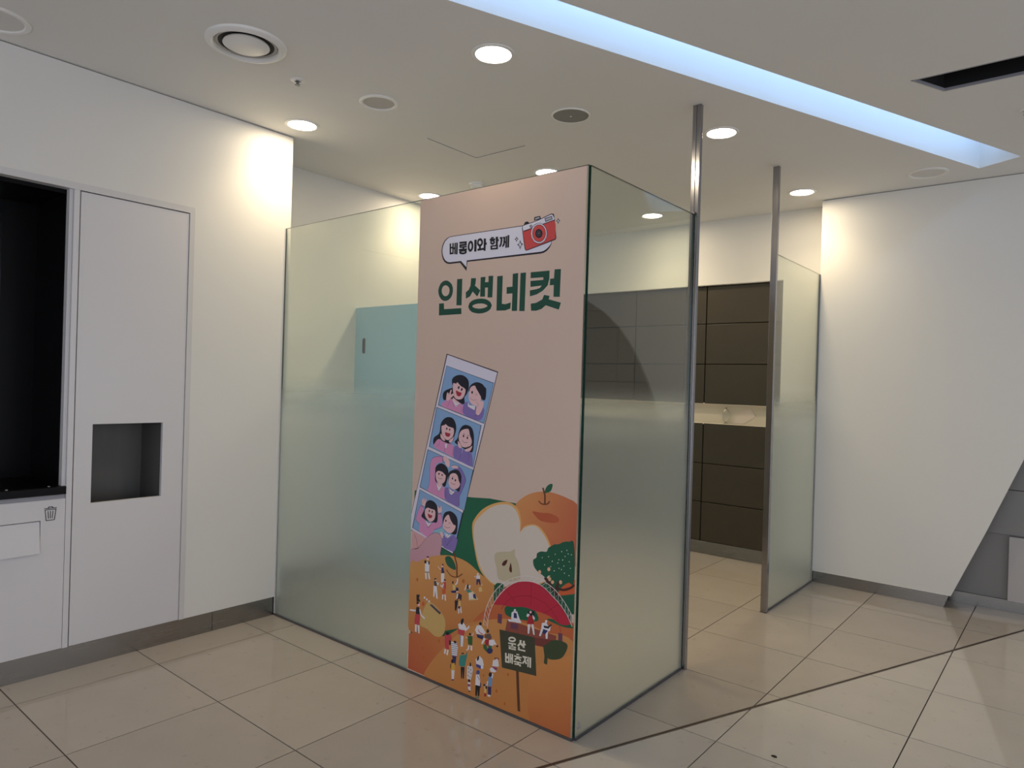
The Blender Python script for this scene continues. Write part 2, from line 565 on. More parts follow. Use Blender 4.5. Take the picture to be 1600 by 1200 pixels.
# ================================================================== LEFT WALL
TOP = HC - 0.006                     # a thin shadow gap is left under the ceiling
for lo, hi in (((XR - 0.06, -0.562, BB), (XW, 0.033, TOP)), ((XR - 0.06, -2.60, 2.371), (XW, -0.562, TOP)),
               ((XR - 0.06, Y0, BB), (XW, -2.60, TOP)), ((XR - 0.06, -2.60, BB), (XR, -0.562, 2.371))):
    struct(box('wall_left', lo, hi, WALL))
mb = MB()
mb.box((XR - 0.06, Y0, TOP), (XW - 0.014, 0.019, HC))
struct(mb.build('trim_2', GREYS))
mb = MB()
mb.box((XW - 0.10, -2.60, 2.338), (XW + 0.003, -0.562, 2.371))
mb.box((XW - 0.10, -0.589, BB), (XW + 0.003, -0.562, 2.338))
struct(mb.build('trim_3', FRAM))

# stainless plinth, in lengths
bl = struct(box('baseboard_left', (XR - 0.02, Y0, 0.0), (XW - 0.020, 0.020, BB), GREYS))
for (a, b) in ((Y0, -3.4), (-3.397, -0.395), (-0.392, 0.026)):
    box('plinth_length', (XW - 0.020, a, 0.0), (XW - 0.008, b, BB - 0.001), STEEL, bl)

# tall cabinet front with a square niche
cab = empty('tall_cabinet', (XW - 0.2, -0.86, BB), 'tall white cabinet front with a square dark niche in the left wall', 'cabinet')
ya, yb, za, zb = -1.042, -0.702, 0.803, 1.196
y0c, y1c, z0c, z1c = -1.121, -0.592, BB + 0.002, 2.333
mb = MB()
mb.box((XW - 0.022, y0c, z0c), (XW - 0.001, ya, z1c))
mb.box((XW - 0.022, yb, z0c), (XW - 0.001, y1c, z1c))
mb.box((XW - 0.022, ya, z0c), (XW - 0.001, yb, za))
mb.box((XW - 0.022, ya, zb), (XW - 0.001, yb, z1c))
mb.build('front_panel', LAMI, cab, fix=False)
mb = MB()
d = 0.26
zc = za - 0.30                      # the niche is a chute that drops away behind the front
mb.box((XW - d, ya - 0.004, zc), (XW - 0.061, ya, zb + 0.004))
mb.box((XW - d, yb, zc), (XW - 0.061, yb + 0.004, zb + 0.004))
mb.box((XW - d, ya, zc), (XW - 0.061, yb, zc + 0.004))
mb.box((XW - d, ya, zb), (XW - 0.023, yb, zb + 0.004))
mb.box((XW - 0.061, ya - 0.004, za - 0.004), (XW - 0.023, ya, zb + 0.004))
mb.box((XW - 0.061, yb, za - 0.004), (XW - 0.023, yb + 0.004, zb + 0.004))
mb.box((XW - d - 0.004, ya - 0.004, zc), (XW - d, yb + 0.004, zb + 0.004))
tag(mb.build('niche_lining', NICHE, cab, fix=False), 'dull grey metal lining of the square niche')
mb = MB()
mb.box((XW - 0.06, y0c - 0.006, BB), (XW - 0.024, y1c + 0.003, za - 0.02))
mb.box((XW - 0.06, y0c - 0.006, zb + 0.02), (XW - 0.024, y1c + 0.003, 2.338))
mb.build('carcass', DARKG, cab)
mb = MB()
mb.box((XW - 0.10, -1.150, BB), (XW - 0.010, -1.128, 2.338))
mb.box((XW - 0.10, -1.1505, BB), (XW + 0.001, -1.1265, 2.338))
mb.build('side_stile', LAMI, cab)

# black display recess with a dark glass back and a black ledge
dis = empty('display_case', (XW - 0.25, -1.88, 0.90), 'black recessed display case with dark glass at the left edge', 'display case')
yl, yr, zl, zt = -2.598, -1.168, 0.900, 2.338
mb = MB()
mb.box((XW - 0.46, yr, zl), (XW - 0.012, yr + 0.0165, zt))
mb.build('side_jamb', FRAM, dis)
mb = MB()
mb.box((XW - 0.46, yr - 0.004, zl), (XW - 0.05, yr, zt))
mb.box((XW - 0.46, yl, zl), (XW - 0.05, yl + 0.02, zt))
mb.box((XW - 0.46, yl, zt - 0.02), (XW - 0.05, yr, zt))
mb.box((XW - 0.48, yl, zl), (XW - 0.46, yr, zt))
mb.build('lining', BLACK, dis)
box('glass_back', (XW - 0.458, yl + 0.03, zl), (XW - 0.440, yr - 0.16, zt - 0.03), SCREEN, dis)
lg = box('ledge', (XW - 0.46, yl + 0.002, 0.862), (XW + 0.006, -1.1515, 0.899), BLACK, dis, 0.002)
for yy in (-1.215, -1.385):
    MB().lathe([(0.0, 0.004), (0.006, 0.0035), (0.007, 0.0)], (XW - 0.03, yy, 0.899), 14).build('glint_dome', STEEL, lg, smooth=True)  # small steel domes added to make the two glints on the ledge

# low cabinet with a tilting waste flap
wst = empty('waste_cabinet', (XW - 0.2, -1.88, BB), 'low white cabinet with a waste flap under the black ledge', 'cabinet')
fy0, fy1, fz0, fz1 = -1.80, -1.257, 0.592, 0.741
y0c, y1c, z1c = -2.60, -1.1525, 0.840
mb = MB()
mb.box((XW - 0.02, y0c, BB + 0.002), (XW, y1c, fz0 - 0.002))
mb.box((XW - 0.02, y0c, fz1 + 0.004), (XW, y1c, z1c))
mb.box((XW - 0.02, y0c, fz0 - 0.002), (XW, fy0 - 0.004, fz1 + 0.004))
mb.box((XW - 0.02, fy1 + 0.003, fz0 - 0.002), (XW, y1c, fz1 + 0.004))
mb.build('front_panel', LAMI, wst, fix=False)
box('inner_box', (XW - 0.36, y0c, BB), (XW - 0.022, y1c, z1c), DARKG, wst)
MB().prism([(XW - 0.017, fz1), (XW - 0.004, fz1), (XW + 0.011, fz0), (XW - 0.002, fz0)], 'y', fy0, fy1).build('waste_flap', LAMI, wst)
box('grey_strip', (XW - 0.36, y0c, z1c), (XW - 0.008, y1c, 0.862), GREYS, wst)  # grey strip set back under the black ledge
def ribbon(pts, wd, plane_x, th=0.0006):
    mb = MB()
    for (a, b) in zip(pts[:-1], pts[1:]):
        a, b = Vector(a), Vector(b)
        e = (b - a).normalized() * (wd / 2)
        n = Vector((-e.y, e.x))
        mb.prism([a - e - n, b + e - n, b + e + n, a - e + n], 'x', plane_x, plane_x + th)
    return mb
ic = MB()
y0i, y1i, z0i, z1i = -1.239, -1.190, 0.742, 0.808
ww, hh = y1i - y0i, z1i - z0i
q = lambda u, v: (y0i + u * ww, z0i + v * hh)
for line in ([q(.04, .78), q(.15, .02), q(.85, .02), q(.96, .78), q(.04, .78)], [q(0, .88), q(1, .88)], [q(.28, .88), q(.36, .98), q(.64, .98), q(.72, .88)],
             [q(.34, .16), q(.29, .66)], [q(.5, .16), q(.5, .66)], [q(.66, .16), q(.71, .66)]):
    r = ribbon(line, 0.0034, XW + 0.0001)
    ic.add(r.v, r.f)
tag(ic.build('bin_icon', INKM, wst), 'black line drawing of a waste bin')

# ================================================================== SET-BACK LEFT WALL, BACK WALL
wi = struct(box('wall_left_inner', (XR - 0.06, 0.033, BB - 0.005), (XR, 3.48, HC), WALL))
struct(box('baseboard_left_inner', (XR - 0.05, 0.033, 0.0), (XR + 0.006, 3.43, BB - 0.005), STEEL))
PR = -0.338                          # right end of the dark panelling
PT = 2.374
mb = MB()
mb.box((XR, YB, PT), (PR, YB + 0.20, HC))
mb.box((PR, YB, 0.0), (0.30, YB + 0.20, HC))
mb.box((XR, YP + 0.13, 0.0), (PR, YB + 0.20, PT))
wall_back = struct(mb.build('wall_back', WALL))
nz0, nz1 = 1.157, 1.327
back = MB()
back.box((XR, YP + 0.016, BB), (PR, YP + 0.13, nz0 - 0.010))
back.box((XR, YP + 0.016, nz1 + 0.010), (PR, YP + 0.13, PT))
back.build('panel_backing', DARKG, wall_back)
cols = [(-2.415, -1.718), (-1.711, -1.013), (-1.006, PR)]
cols.insert(0, (XR + 0.004, -2.422))
rows = [(BB + 0.003, 0.455), (0.462, 0.796), (0.803, nz0 - 0.002), (nz1 + 0.002, 1.674), (1.681, 2.030), (2.037, PT - 0.008)]
for (xa, xb) in cols:
    for (z0, z1) in rows:
        box('wall_panel', (xa, YP, z0), (xb - 0.002, YP + 0.015, z1), DARKP, wall_back, 0.0025)
box('panel_cap', (XR, YB + 0.004, PT - 0.007), (PR, YP + 0.02, PT), STEEL, wall_back)
mb = MB()
mb.box((XR, YP + 0.001, nz0 - 0.010), (PR - 0.002, YP + 0.13, nz0))
mb.box((XR, YP + 0.001, nz1), (PR - 0.002, YP + 0.13, nz1 + 0.010))
mb.box((XR, YP + 0.115, nz0), (PR - 0.002, YP + 0.13, nz1))
mb.box((PR - 0.014, YP + 0.001, nz0), (PR - 0.002, YP + 0.115, nz1))
mb.build('shelf_niche', CREAM, wall_back, fix=False)
bb = struct(box('baseboard_back', (XR, YP + 0.001, 0.0), (PR, YP + 0.03, BB), STEEL))
box('plinth_length', (PR, YB - 0.003, 0.0), (0.02, YB + 0.004, BB), STEEL, bb)

# small glass ornament and a pale flat shape in the niche
vx, vy = -0.835, YP + 0.075
orn = empty('glass_ornament', (vx, vy, nz0), 'small clear glass drop-shaped ornament in the cream wall niche', 'ornament')
prof = [(0.0, 0.0), (0.016, 0.001), (0.019, 0.006), (0.010, 0.013), (0.016, 0.022), (0.029, 0.045), (0.034, 0.072), (0.029, 0.098), (0.015, 0.122), (0.006, 0.132), (0.0, 0.134)]
MB().lathe(prof, (vx, vy, nz0), 28).build('body', VASE, orn, smooth=True)
MB().lathe([(0.0, 0.130), (0.007, 0.131), (0.008, 0.137), (0.004, 0.143), (0.0, 0.144)], (vx, vy, nz0), 16).build('stopper', STEEL, orn, smooth=True)
mb = MB()
mb.prism([(-0.80, nz0 + 0.004), (-0.70, nz0 + 0.001), (-0.585, nz0 + 0.075), (-0.635, nz0 + 0.145), (-0.735, nz0 + 0.105)], 'y', YP + 0.108, YP + 0.1145)
tag(mb.build('pale_patch', PATCH), 'pale flat five-sided shape in the cream niche beside the glass ornament', 'patch')

# teal partition with a slot latch, behind the left glass
tp = empty('teal_partition', (-2.09, 0.97, 0), 'pale teal partition panel with a slot latch behind the frosted glass', 'partition')
MB().box((XR, 0.954, 0.0), (-1.45, 0.990, 2.002)).build('panel', TEAL, tp, 0.002)
lt = MB().lathe([(0, 0), (0.001, 0)], (0, 0, 0), 3)
mb = MB()
prof = []
for k in range(9):
    a = math.pi * k / 8
    prof.append((-2.625 + 0.013 * math.cos(a), 1.755 + 0.013 * math.sin(a)))
for k in range(9):
    a = math.pi + math.pi * k / 8
    prof.append((-2.625 + 0.013 * math.cos(a), 1.665 + 0.013 * math.sin(a)))
mb.prism(prof, 'y', 0.947, 0.954)
lat = mb.build('latch_plate', ALU, tp)
box('latch_slot', (-2.629, 0.9455, 1.668), (-2.621, 0.947, 1.752), DARKG, lat)

# ================================================================== RIGHT WALL: a fascia with a sweeping cut
edge = [(0.915, 0.087), (1.102, 0.551), (1.296, 1.061), (1.382, 1.345), (1.457, 1.523), (1.548, 1.702), (1.640, 1.855), (1.767, 2.012), (1.939, 2.162), (2.116, 2.269), (2.40, 2.380), (2.80, 2.455), (3.4, 2.49), (X1, 2.50)]
XF = 0.004
poly = [(XF, 0.087)] + edge + [(X1, TOP), (XF, TOP)]
wr = struct(MB().prism(poly, 'y', YD, YD + 0.03).build('wall_right', WALL))
box('wall_return', (XF, YD + 0.03, 0.087), (XF + 0.03, YB + 0.01, TOP), WALL, wr)
struct(box('trim_4', (XF + 0.012, YD + 0.014, TOP), (X1, YB, HC), GREYS))
MB().prism([(XF, 0.0), (0.872, 0.0), (0.902, 0.086), (XF, 0.086)], 'y', YD + 0.010, YD + 0.030).build('baseboard_right', STEEL)
struct(bpy.data.objects['baseboard_right'])
# recess behind the cut: grey lacquered panels
YR = 3.45
rec = struct(box('wall_right_recess', (0.30, YR + 0.012, 0.0), (X1, YR + 0.17, HC), RECG))
for (za, zb) in ((0.084, 0.521), (0.526, 0.829), (0.834, 1.50), (1.506, 2.20), (2.206, HC - 0.02)):
    for (xa, xb) in ((0.30, 1.90), (1.905, 3.60), (3.605, X1)):
        dy = 0.028 if zb < 0.53 else 0.0
        box('recess_panel', (xa, YR - 0.012 + dy, za), (xb, YR + 0.012 + dy * 0.5, zb), RECG, rec, 0.0015)
struct(box('baseboard_right_recess', (0.30, YR - 0.010, 0.0), (X1, YR + 0.011, 0.080), STEEL))
hat = empty('service_hatch', (1.60, YR - 0.02, 0.085), 'pale grey service hatch panel set in the dark recess at right', 'hatch')
box('hatch_panel', (1.218, YR - 0.022, 0.078), (1.95, YR + 0.004, 0.514), LGREY, hat, 0.002)
box('hatch_edge', (1.222, YR + 0.004, 0.084), (1.946, YR + 0.0145, 0.510), DARKG, hat)

# ================================================================== GLASS SCREENS AND POSTS
TH = 0.010
def pane(lo, hi, axis, sign, name, parent):      # (axis, sign): the face that is frosted
    mb = MB().box(lo, hi)
    idx = {('z', -1): 0, ('z', 1): 1, ('y', -1): 2, ('x', 1): 3, ('y', 1): 4, ('x', -1): 5}
    mb.mi = [2] * 6
    mb.mi[idx[(axis, sign)]] = 1
    mb.mi[idx[(axis, -sign)]] = 0
    return mb.build(name, [GLASS_SMOOTH, GLASS_FROST, GLASS_EDGE], parent)

ga = empty('front_glass_screen', (-1.1, 0, 0), 'wide glass screen frosted below and clear on top that carries the poster', 'glass screen')
pane((XW + 0.006, -TH / 2, 0.012), (0.0, TH / 2, HG), 'y', -1, 'glass_pane', ga)
box('base_channel', (XW + 0.004, -0.009, 0.0), (0.0, 0.009, 0.0118), ALU, ga)
box('wall_channel', (XW + 0.0002, -0.010, 0.012), (XW + 0.0058, 0.010, HG), FRAM, ga)

gb = empty('side_glass_screen', (0, 0.5, 0), 'glass side screen between the poster corner and the nearer post', 'glass screen')
pane((-TH / 2, TH / 2 + 0.002, 0.012), (TH / 2, 0.984, HG), 'x', 1, 'glass_pane', gb)
box('base_channel', (-0.009, 0.0105, 0.0), (0.009, 0.984, 0.0118), ALU, gb)
MB().box((0.0052, 0.022, 0.040), (0.0056, 0.046, 0.052)).build('etched_mark', GREYS, gb)
MB().box((0.0052, 0.028, 0.056), (0.0056, 0.040, 0.068)).build('etched_mark', GREYS, gb)
p1 = empty('steel_post', (0, 0.998, 0), 'nearer floor-to-ceiling brushed steel post with a centre groove', 'post', 'floor-to-ceiling steel posts')
for s in (-1, 1):
    box('half_section', (0.0008 if s > 0 else -0.0225, 0.988, 0.0), (0.0225 if s > 0 else -0.0008, 1.016, HC), STEELV, p1, 0.0015)
box('groove', (-0.0007, 0.992, 0.0), (0.0007, 1.012, HC), DARKG, p1)
box('glass_clip', (-0.010, 0.972, HG), (0.010, 0.9875, HG + 0.010), STEEL, gb)

p2 = empty('steel_post', (0, 2.226, 0), 'farther floor-to-ceiling brushed steel post beside the doorway', 'post', 'floor-to-ceiling steel posts')
box('post_body', (-0.027, 2.216, 0.0), (0.0125, 2.246, HC), STEELV, p2, 0.0015)
box('foot_plate', (-0.030, 2.213, 0.0), (0.0155, 2.249, 0.003), ALU, p2)
gc = empty('far_glass_screen', (0, 2.74, 0), 'narrow glass screen between the farther post and the right wall', 'glass screen')
pane((-TH / 2, 2.2462, 0.012), (TH / 2, YD - 0.006, HG), 'x', 1, 'glass_pane', gc)
box('base_channel', (-0.009, 2.2495, 0.0), (0.009, YD - 0.002, 0.0118), ALU, gc)
box('wall_channel', (-0.009, YD - 0.0058, 0.012), (0.009, YD - 0.0002, HG), GREYS, gc)

# a crumb of dirt lying on the pale tiles
cr = MB().prism([(0.652, 0.448), (0.664, 0.444), (0.675, 0.448), (0.672, 0.455), (0.660, 0.456)], 'z', 0.0, 0.004).build('dirt_crumb', DARKG)
tag(cr, 'tiny dark crumb of dirt on the pale floor tiles', 'dirt')

POSTER_ART = [
('landscape_print','P','grn',0,[-980,912,-835,917,-594,926,-483,935,-323,933,-175,931,-34,937,-12,310,-980,36]),
('pear_print','S','pearG',0,[-326,933,-296,960,-257,983,-206,999,-148,1005,-92,999,-49,989,-15,977,12,939,30,761,-87,689,-248,741,-300,805,-334,889]),
('pear_print','S','pearD',0,[-235,911,-190,912,-139,915,-98,903,-100,885,-131,877,-188,877,-221,895]),
('pear_print','C','brn',6,[-205,960,-191,951,-172,950,-156,955,-146,967]),
('pear_print','L','brn',9,[-184,1019,-172,989,-171,953]),
('pear_print','S','lfd',0,[-172,999,-168,1020,-153,1036,-135,1041,-135,1026,-145,1008]),
('pear_print','S','rind',0,[-585,793,-568,834,-525,879,-468,911,-405,930,-356,931,-314,908,-296,858,-299,816,-278,840,-233,856,-194,850,-154,813,-127,762,-119,703,-154,625,-288,572,-440,551,-529,603,-570,706]),
('pear_print','S','flesh',0,[-574,789,-553,831,-503,876,-453,905,-397,920,-356,919,-324,899,-304,857,-301,815,-305,804,-281,832,-236,851,-200,844,-160,807,-136,761,-128,701,-154,630,-289,577,-440,556,-522,610,-563,707]),
('pear_print','S','core',0,[-435,697,-382,712,-352,718,-328,732,-326,706,-306,678,-294,633,-296,607,-343,587,-413,583,-430,633,-443,669]),
('pear_print','S','seed',0,[-398,653,-388,668,-369,678,-370,666,-380,651,-393,647]),
('pear_print','S','seed',0,[-348,668,-341,645,-341,629,-349,627,-356,637,-353,654]),
('landscape_print','P','grn',0,[-12,605,0,615,3,524,-32,515,-83,565]),
('landscape_print','S','redo',0,[-90,583,-67,623,-25,652,-2,661,0,613,-35,596]),
('tree_print','C','brk',10,[-94,608,-60,610,-24,627,-10,643]),
('tree_print','L','brk',15,[-160,642,-131,620,-108,592,-77,571]),
('tree_print','L','brk',13,[-86,639,-105,595]),
('tree_print','S','tree',0,[-224,704,-208,717,-204,736,-183,748,-155,752,-146,769,-128,782,-114,790,-91,795,-70,807,-43,813,-16,806,-10,652,-43,648,-68,653,-92,643,-117,653,-139,654,-154,641,-173,649,-200,660,-220,679]),
('tree_print','P','dot',0,[-140,734,-141,732,-141,732,-142,731,-143,731,-144,731,-145,732,-145,733,-145,734,-145,735,-144,735,-142,735,-141,735,-141,734]),
('tree_print','P','dot',0,[-107,750,-107,749,-108,748,-109,747,-110,747,-111,747,-111,748,-112,749,-111,750,-111,751,-110,751,-109,752,-108,751,-107,751]),
('tree_print','P','dot',0,[-121,718,-121,717,-122,716,-123,715,-124,715,-125,715,-126,716,-126,717,-126,718,-125,719,-124,719,-123,720,-122,719,-121,719]),
('tree_print','P','dot',0,[-88,730,-88,729,-88,728,-89,728,-90,727,-91,728,-92,728,-92,729,-92,730,-92,731,-91,732,-90,732,-89,732,-88,731]),
('tree_print','P','dot',0,[-74,767,-74,766,-75,765,-76,764,-77,764,-78,764,-79,765,-79,766,-79,767,-78,768,-77,768,-76,768,-75,768,-74,767]),
('tree_print','P','dot',0,[-57,750,-57,749,-57,748,-58,747,-59,747,-60,747,-61,748,-61,749,-61,750,-61,751,-60,751,-58,752,-58,751,-57,751]),
('tree_print','P','dot',0,[-41,762,-41,761,-42,761,-43,760,-44,760,-45,760,-46,761,-46,762,-46,763,-45,764,-44,764,-43,764,-42,764,-42,763]),
('tree_print','P','dot',0,[-25,762,-25,761,-26,761,-27,760,-28,760,-29,760,-30,761,-30,762,-30,763,-29,763,-28,764,-27,764,-26,764,-25,763]),
('tree_print','P','dot',0,[-68,733,-68,732,-69,731,-70,730,-71,730,-72,730,-73,731,-73,732,-73,733,-72,734,-71,734,-70,735,-69,734,-68,734]),
('tree_print','P','dot',0,[-92,716,-92,715,-93,714,-94,713,-95,713,-96,713,-97,714,-97,715,-97,716,-96,717,-95,717,-94,718,-93,717,-92,717]),
('tree_print','P','dot',0,[-35,731,-35,730,-36,730,-37,729,-38,729,-39,729,-39,730,-40,731,-39,732,-39,732,-38,733,-37,733,-36,733,-35,732]),
('tree_print','P','dot',0,[-128,694,-129,693,-129,692,-130,691,-131,691,-132,691,-133,692,-133,693,-133,694,-132,695,-131,695,-130,696,-129,695,-129,695]),
('tree_print','P','dot',0,[-85,695,-85,694,-86,693,-87,692,-88,692,-89,692,-90,693,-90,694,-90,695,-89,696,-88,696,-87,696,-86,696,-85,695]),
('tree_print','P','dot',0,[-61,709,-61,708,-62,707,-63,707,-64,706,-65,707,-66,707,-66,708,-66,709,-65,710,-64,711,-63,711,-62,711,-61,710]),
('tree_print','P','dot',0,[-28,706,-28,705,-29,704,-30,703,-31,703,-32,703,-32,704,-33,705,-32,706,-32,707,-31,707,-30,707,-29,707,-28,706]),
('tree_print','P','dot',0,[-109,680,-109,679,-110,678,-111,677,-112,677,-113,677,-114,678,-114,679,-114,680,-113,681,-112,681,-111,682,-110,681,-109,681]),
('tree_print','P','dot',0,[-57,680,-57,679,-58,678,-59,678,-60,677,-61,678,-62,678,-62,679,-62,680,-61,681,-60,682,-59,682,-58,682,-57,681]),
('tree_print','P','dot',0,[-34,675,-34,674,-35,673,-36,672,-37,672,-38,672,-38,673,-39,674,-39,675,-38,676,-37,676,-36,676,-35,676,-34,676]),
('tree_print','P','dot',0,[-160,695,-160,694,-161,693,-162,693,-163,693,-164,693,-165,693,-165,694,-165,695,-164,696,-163,697,-162,697,-161,697,-160,696]),
('tree_print','P','dot',0,[-73,692,-73,691,-74,690,-75,689,-76,689,-77,689,-77,690,-78,691,-77,692,-77,693,-76,694,-75,694,-74,694,-73,693]),
('tree_print','P','dot',0,[-174,723,-174,722,-175,721,-176,721,-177,721,-178,721,-178,721,-179,722,-178,723,-178,724,-177,725,-176,725,-175,725,-174,724]),
('tree_print','P','dot',0,[-48,776,-49,775,-49,774,-50,774,-51,773,-52,774,-53,774,-53,775,-53,776,-52,777,-51,778,-50,778,-49,778,-49,777]),
('tree_print','P','prp',0,[-132,682,-132,678,-135,675,-138,673,-141,672,-145,673,-147,676,-148,679,-147,683,-145,686,-142,688,-138,689,-135,688,-133,685]),
('tree_print','P','prp',0,[-180,661,-180,657,-183,654,-186,652,-189,651,-193,652,-195,654,-196,658,-196,661,-193,665,-190,667,-186,668,-183,667,-181,664]),
('tree_print','P','prp',0,[-126,641,-127,638,-129,634,-132,632,-135,631,-139,632,-141,635,-142,638,-141,642,-139,645,-136,647,-132,648,-129,647,-127,645]),
('tree_print','P','prp',0,[-70,640,-70,637,-72,633,-75,631,-79,630,-82,631,-85,634,-85,637,-85,641,-83,644,-80,646,-76,647,-73,646,-71,643]),
('tree_print','P','prp',0,[-111,632,-112,628,-114,625,-117,623,-121,622,-124,623,-126,625,-127,628,-127,632,-124,635,-121,637,-118,638,-114,637,-112,635]),
('photo_strip','P','ink',0,[-783,1593,-454,1510,-700,641,-1021,714]),
('photo_strip','P','stripw',0,[-778,1588,-459,1506,-704,646,-1018,718]),
('photo_strip','P','ink',0,[-782,1536,-477,1459,-530,1271,-832,1343]),
('photo_strip','P','blue',0,[-780,1534,-480,1457,-532,1274,-828,1345]),
('photo_strip','P','ink',0,[-842,1334,-545,1263,-589,1065,-886,1137]),
('photo_strip','P','blue',0,[-839,1331,-549,1262,-591,1067,-882,1138]),
('photo_strip','P','ink',0,[-895,1124,-587,1053,-636,857,-944,932]),
('photo_strip','P','blue',0,[-892,1121,-590,1052,-638,859,-940,934]),
('photo_strip','P','ink',0,[-943,921,-646,846,-698,652,-989,724]),
('photo_strip','P','blue',0,[-941,919,-650,845,-700,655,-984,725]),
('photo_strip','S','hair',0,[-789,1413,-755,1426,-738,1433,-742,1469,-719,1487,-686,1492,-657,1485,-635,1466,-631,1436,-641,1406,-657,1387,-656,1360,-680,1353,-723,1354,-766,1371,-794,1370,-801,1394]),
('photo_strip','S','skin',0,[-733,1451,-710,1464,-668,1447,-652,1423,-657,1399,-673,1380,-702,1376,-724,1388,-734,1418]),
('photo_strip','P','hair',0,[-735,1454,-714,1450,-706,1458,-684,1440,-663,1432,-648,1423,-643,1447,-660,1474,-694,1486,-727,1473]),
('photo_strip','S','pink',0,[-808,1341,-796,1360,-770,1371,-740,1378,-714,1364,-681,1359,-664,1345,-657,1324,-658,1307,-730,1322]),
('photo_strip','P','white',0,[-740,1378,-713,1339,-681,1359,-706,1359]),
('photo_strip','S','skin',0,[-732,1384,-706,1370,-689,1362,-706,1358,-727,1369]),
('photo_strip','P','ink',0,[-691,1432,-692,1429,-694,1426,-697,1425,-700,1426,-702,1428,-702,1430,-702,1433,-700,1436,-698,1439,-695,1440,-693,1439,-691,1437,-690,1435]),
('photo_strip','P','ink',0,[-670,1423,-672,1420,-674,1418,-677,1417,-679,1417,-681,1419,-682,1422,-682,1425,-680,1428,-678,1430,-675,1431,-672,1431,-671,1429,-670,1426]),
('photo_strip','S','mred',0,[-712,1418,-695,1412,-676,1407,-686,1392,-703,1393,-712,1406]),
('photo_strip','S','skin',0,[-777,1383,-774,1401,-767,1408,-759,1402,-749,1420,-741,1418,-746,1399,-725,1406,-724,1397,-745,1381,-761,1368,-775,1370]),
('photo_strip','C','ink',1,[-777,1383,-774,1401,-767,1408,-758,1396,-749,1420,-741,1418,-746,1399,-725,1406,-726,1395,-745,1381]),
('photo_strip','S','hair',0,[-630,1430,-614,1450,-583,1460,-551,1454,-534,1441,-522,1427,-528,1380,-560,1387,-600,1401,-629,1412]),
('photo_strip','S','skin',0,[-629,1412,-618,1436,-594,1444,-584,1431,-565,1408,-552,1388,-563,1361,-590,1352,-615,1362,-629,1382]),
('photo_strip','S','purple',0,[-662,1351,-640,1367,-619,1356,-582,1348,-559,1355,-530,1333,-556,1285,-658,1309]),
('photo_strip','P','white',0,[-635,1365,-623,1352,-586,1351,-590,1330,-614,1338,-633,1346]),
('photo_strip','P','ink',0,[-604,1413,-604,1410,-605,1407,-608,1406,-610,1406,-612,1407,-614,1409,-614,1412,-614,1415,-612,1418,-610,1419,-608,1419,-606,1418,-604,1416]),
('photo_strip','L','ink',1.2,[-587,1410,-576,1402,-590,1400]),
('photo_strip','C','ink',1.2,[-624,1387,-604,1377,-579,1379]),
('photo_strip','S','skin',0,[-583,1363,-559,1373,-536,1371,-542,1338,-565,1308,-583,1319,-580,1342]),
('photo_strip','C','ink',1,[-585,1369,-567,1358,-580,1342,-583,1319]),
('photo_strip','L','ink',1,[-586,1286,-588,1304,-557,1308]),
('photo_strip','C','ink',1,[-767,1339,-757,1356,-753,1371]),
('photo_strip','L','ink',1,[-740,1378,-722,1341,-681,1356]),
('photo_strip','C','ink',1,[-679,1314,-675,1332,-680,1344]),
('photo_strip','S','hair',0,[-858,1164,-851,1186,-817,1209,-810,1251,-791,1277,-763,1289,-730,1285,-710,1262,-705,1232,-716,1200,-721,1180,-757,1162,-823,1167,-850,1149]),
('photo_strip','S','skin',0,[-802,1246,-779,1255,-754,1244,-723,1238,-720,1213,-734,1189,-758,1178,-780,1186,-799,1207]),
('photo_strip','P','hair',0,[-808,1243,-783,1250,-776,1255,-761,1246,-721,1238,-711,1251,-733,1275,-766,1284,-794,1269]),
('photo_strip','S','pink',0,[-849,1139,-838,1168,-816,1180,-787,1170,-750,1162,-729,1161,-714,1140,-716,1102,-777,1117]),
('photo_strip','P','ink',0,[-763,1233,-763,1231,-764,1229,-766,1228,-768,1228,-770,1229,-772,1230,-772,1233,-772,1235,-771,1237,-769,1239,-767,1239,-765,1238,-763,1236]),
('photo_strip','P','ink',0,[-743,1230,-743,1228,-745,1226,-746,1225,-748,1225,-750,1226,-752,1227,-752,1230,-752,1232,-751,1234,-749,1235,-747,1236,-745,1235,-744,1233]),
('photo_strip','S','mred',0,[-777,1215,-759,1213,-743,1211,-748,1198,-762,1195,-775,1201]),
('photo_strip','S','skin',0,[-806,1207,-784,1188,-776,1176,-790,1175,-807,1189]),
('photo_strip','S','skin',0,[-751,1175,-730,1189,-720,1198,-723,1182,-740,1168]),
('photo_strip','L','ink',1.3,[-806,1209,-776,1181,-756,1177,-730,1194]),
('photo_strip','L','ink',1.6,[-801,1174,-750,1165,-732,1161]),
('photo_strip','P','white',0,[-775,1160,-761,1161,-765,1141,-774,1140]),
('photo_strip','C','ink',1,[-833,1143,-819,1152,-812,1168]),
('photo_strip','L','ink',1,[-779,1119,-778,1140]),
('photo_strip','L','ink',1,[-727,1108,-718,1150]),
('photo_strip','S','hair',0,[-712,1175,-695,1192,-686,1223,-669,1249,-642,1259,-608,1250,-592,1222,-589,1185,-595,1137,-627,1140,-694,1162]),
('photo_strip','S','skin',0,[-685,1208,-672,1229,-648,1239,-624,1239,-615,1213,-602,1186,-611,1163,-645,1152,-669,1159,-684,1183]),
('photo_strip','S','purple',0,[-714,1150,-687,1157,-658,1144,-617,1138,-600,1125,-593,1095,-601,1068,-677,1088,-716,1102]),
('photo_strip','S','skin',0,[-691,1180,-673,1163,-665,1149,-686,1152]),
('photo_strip','S','skin',0,[-644,1143,-618,1153,-598,1164,-610,1141,-637,1135]),
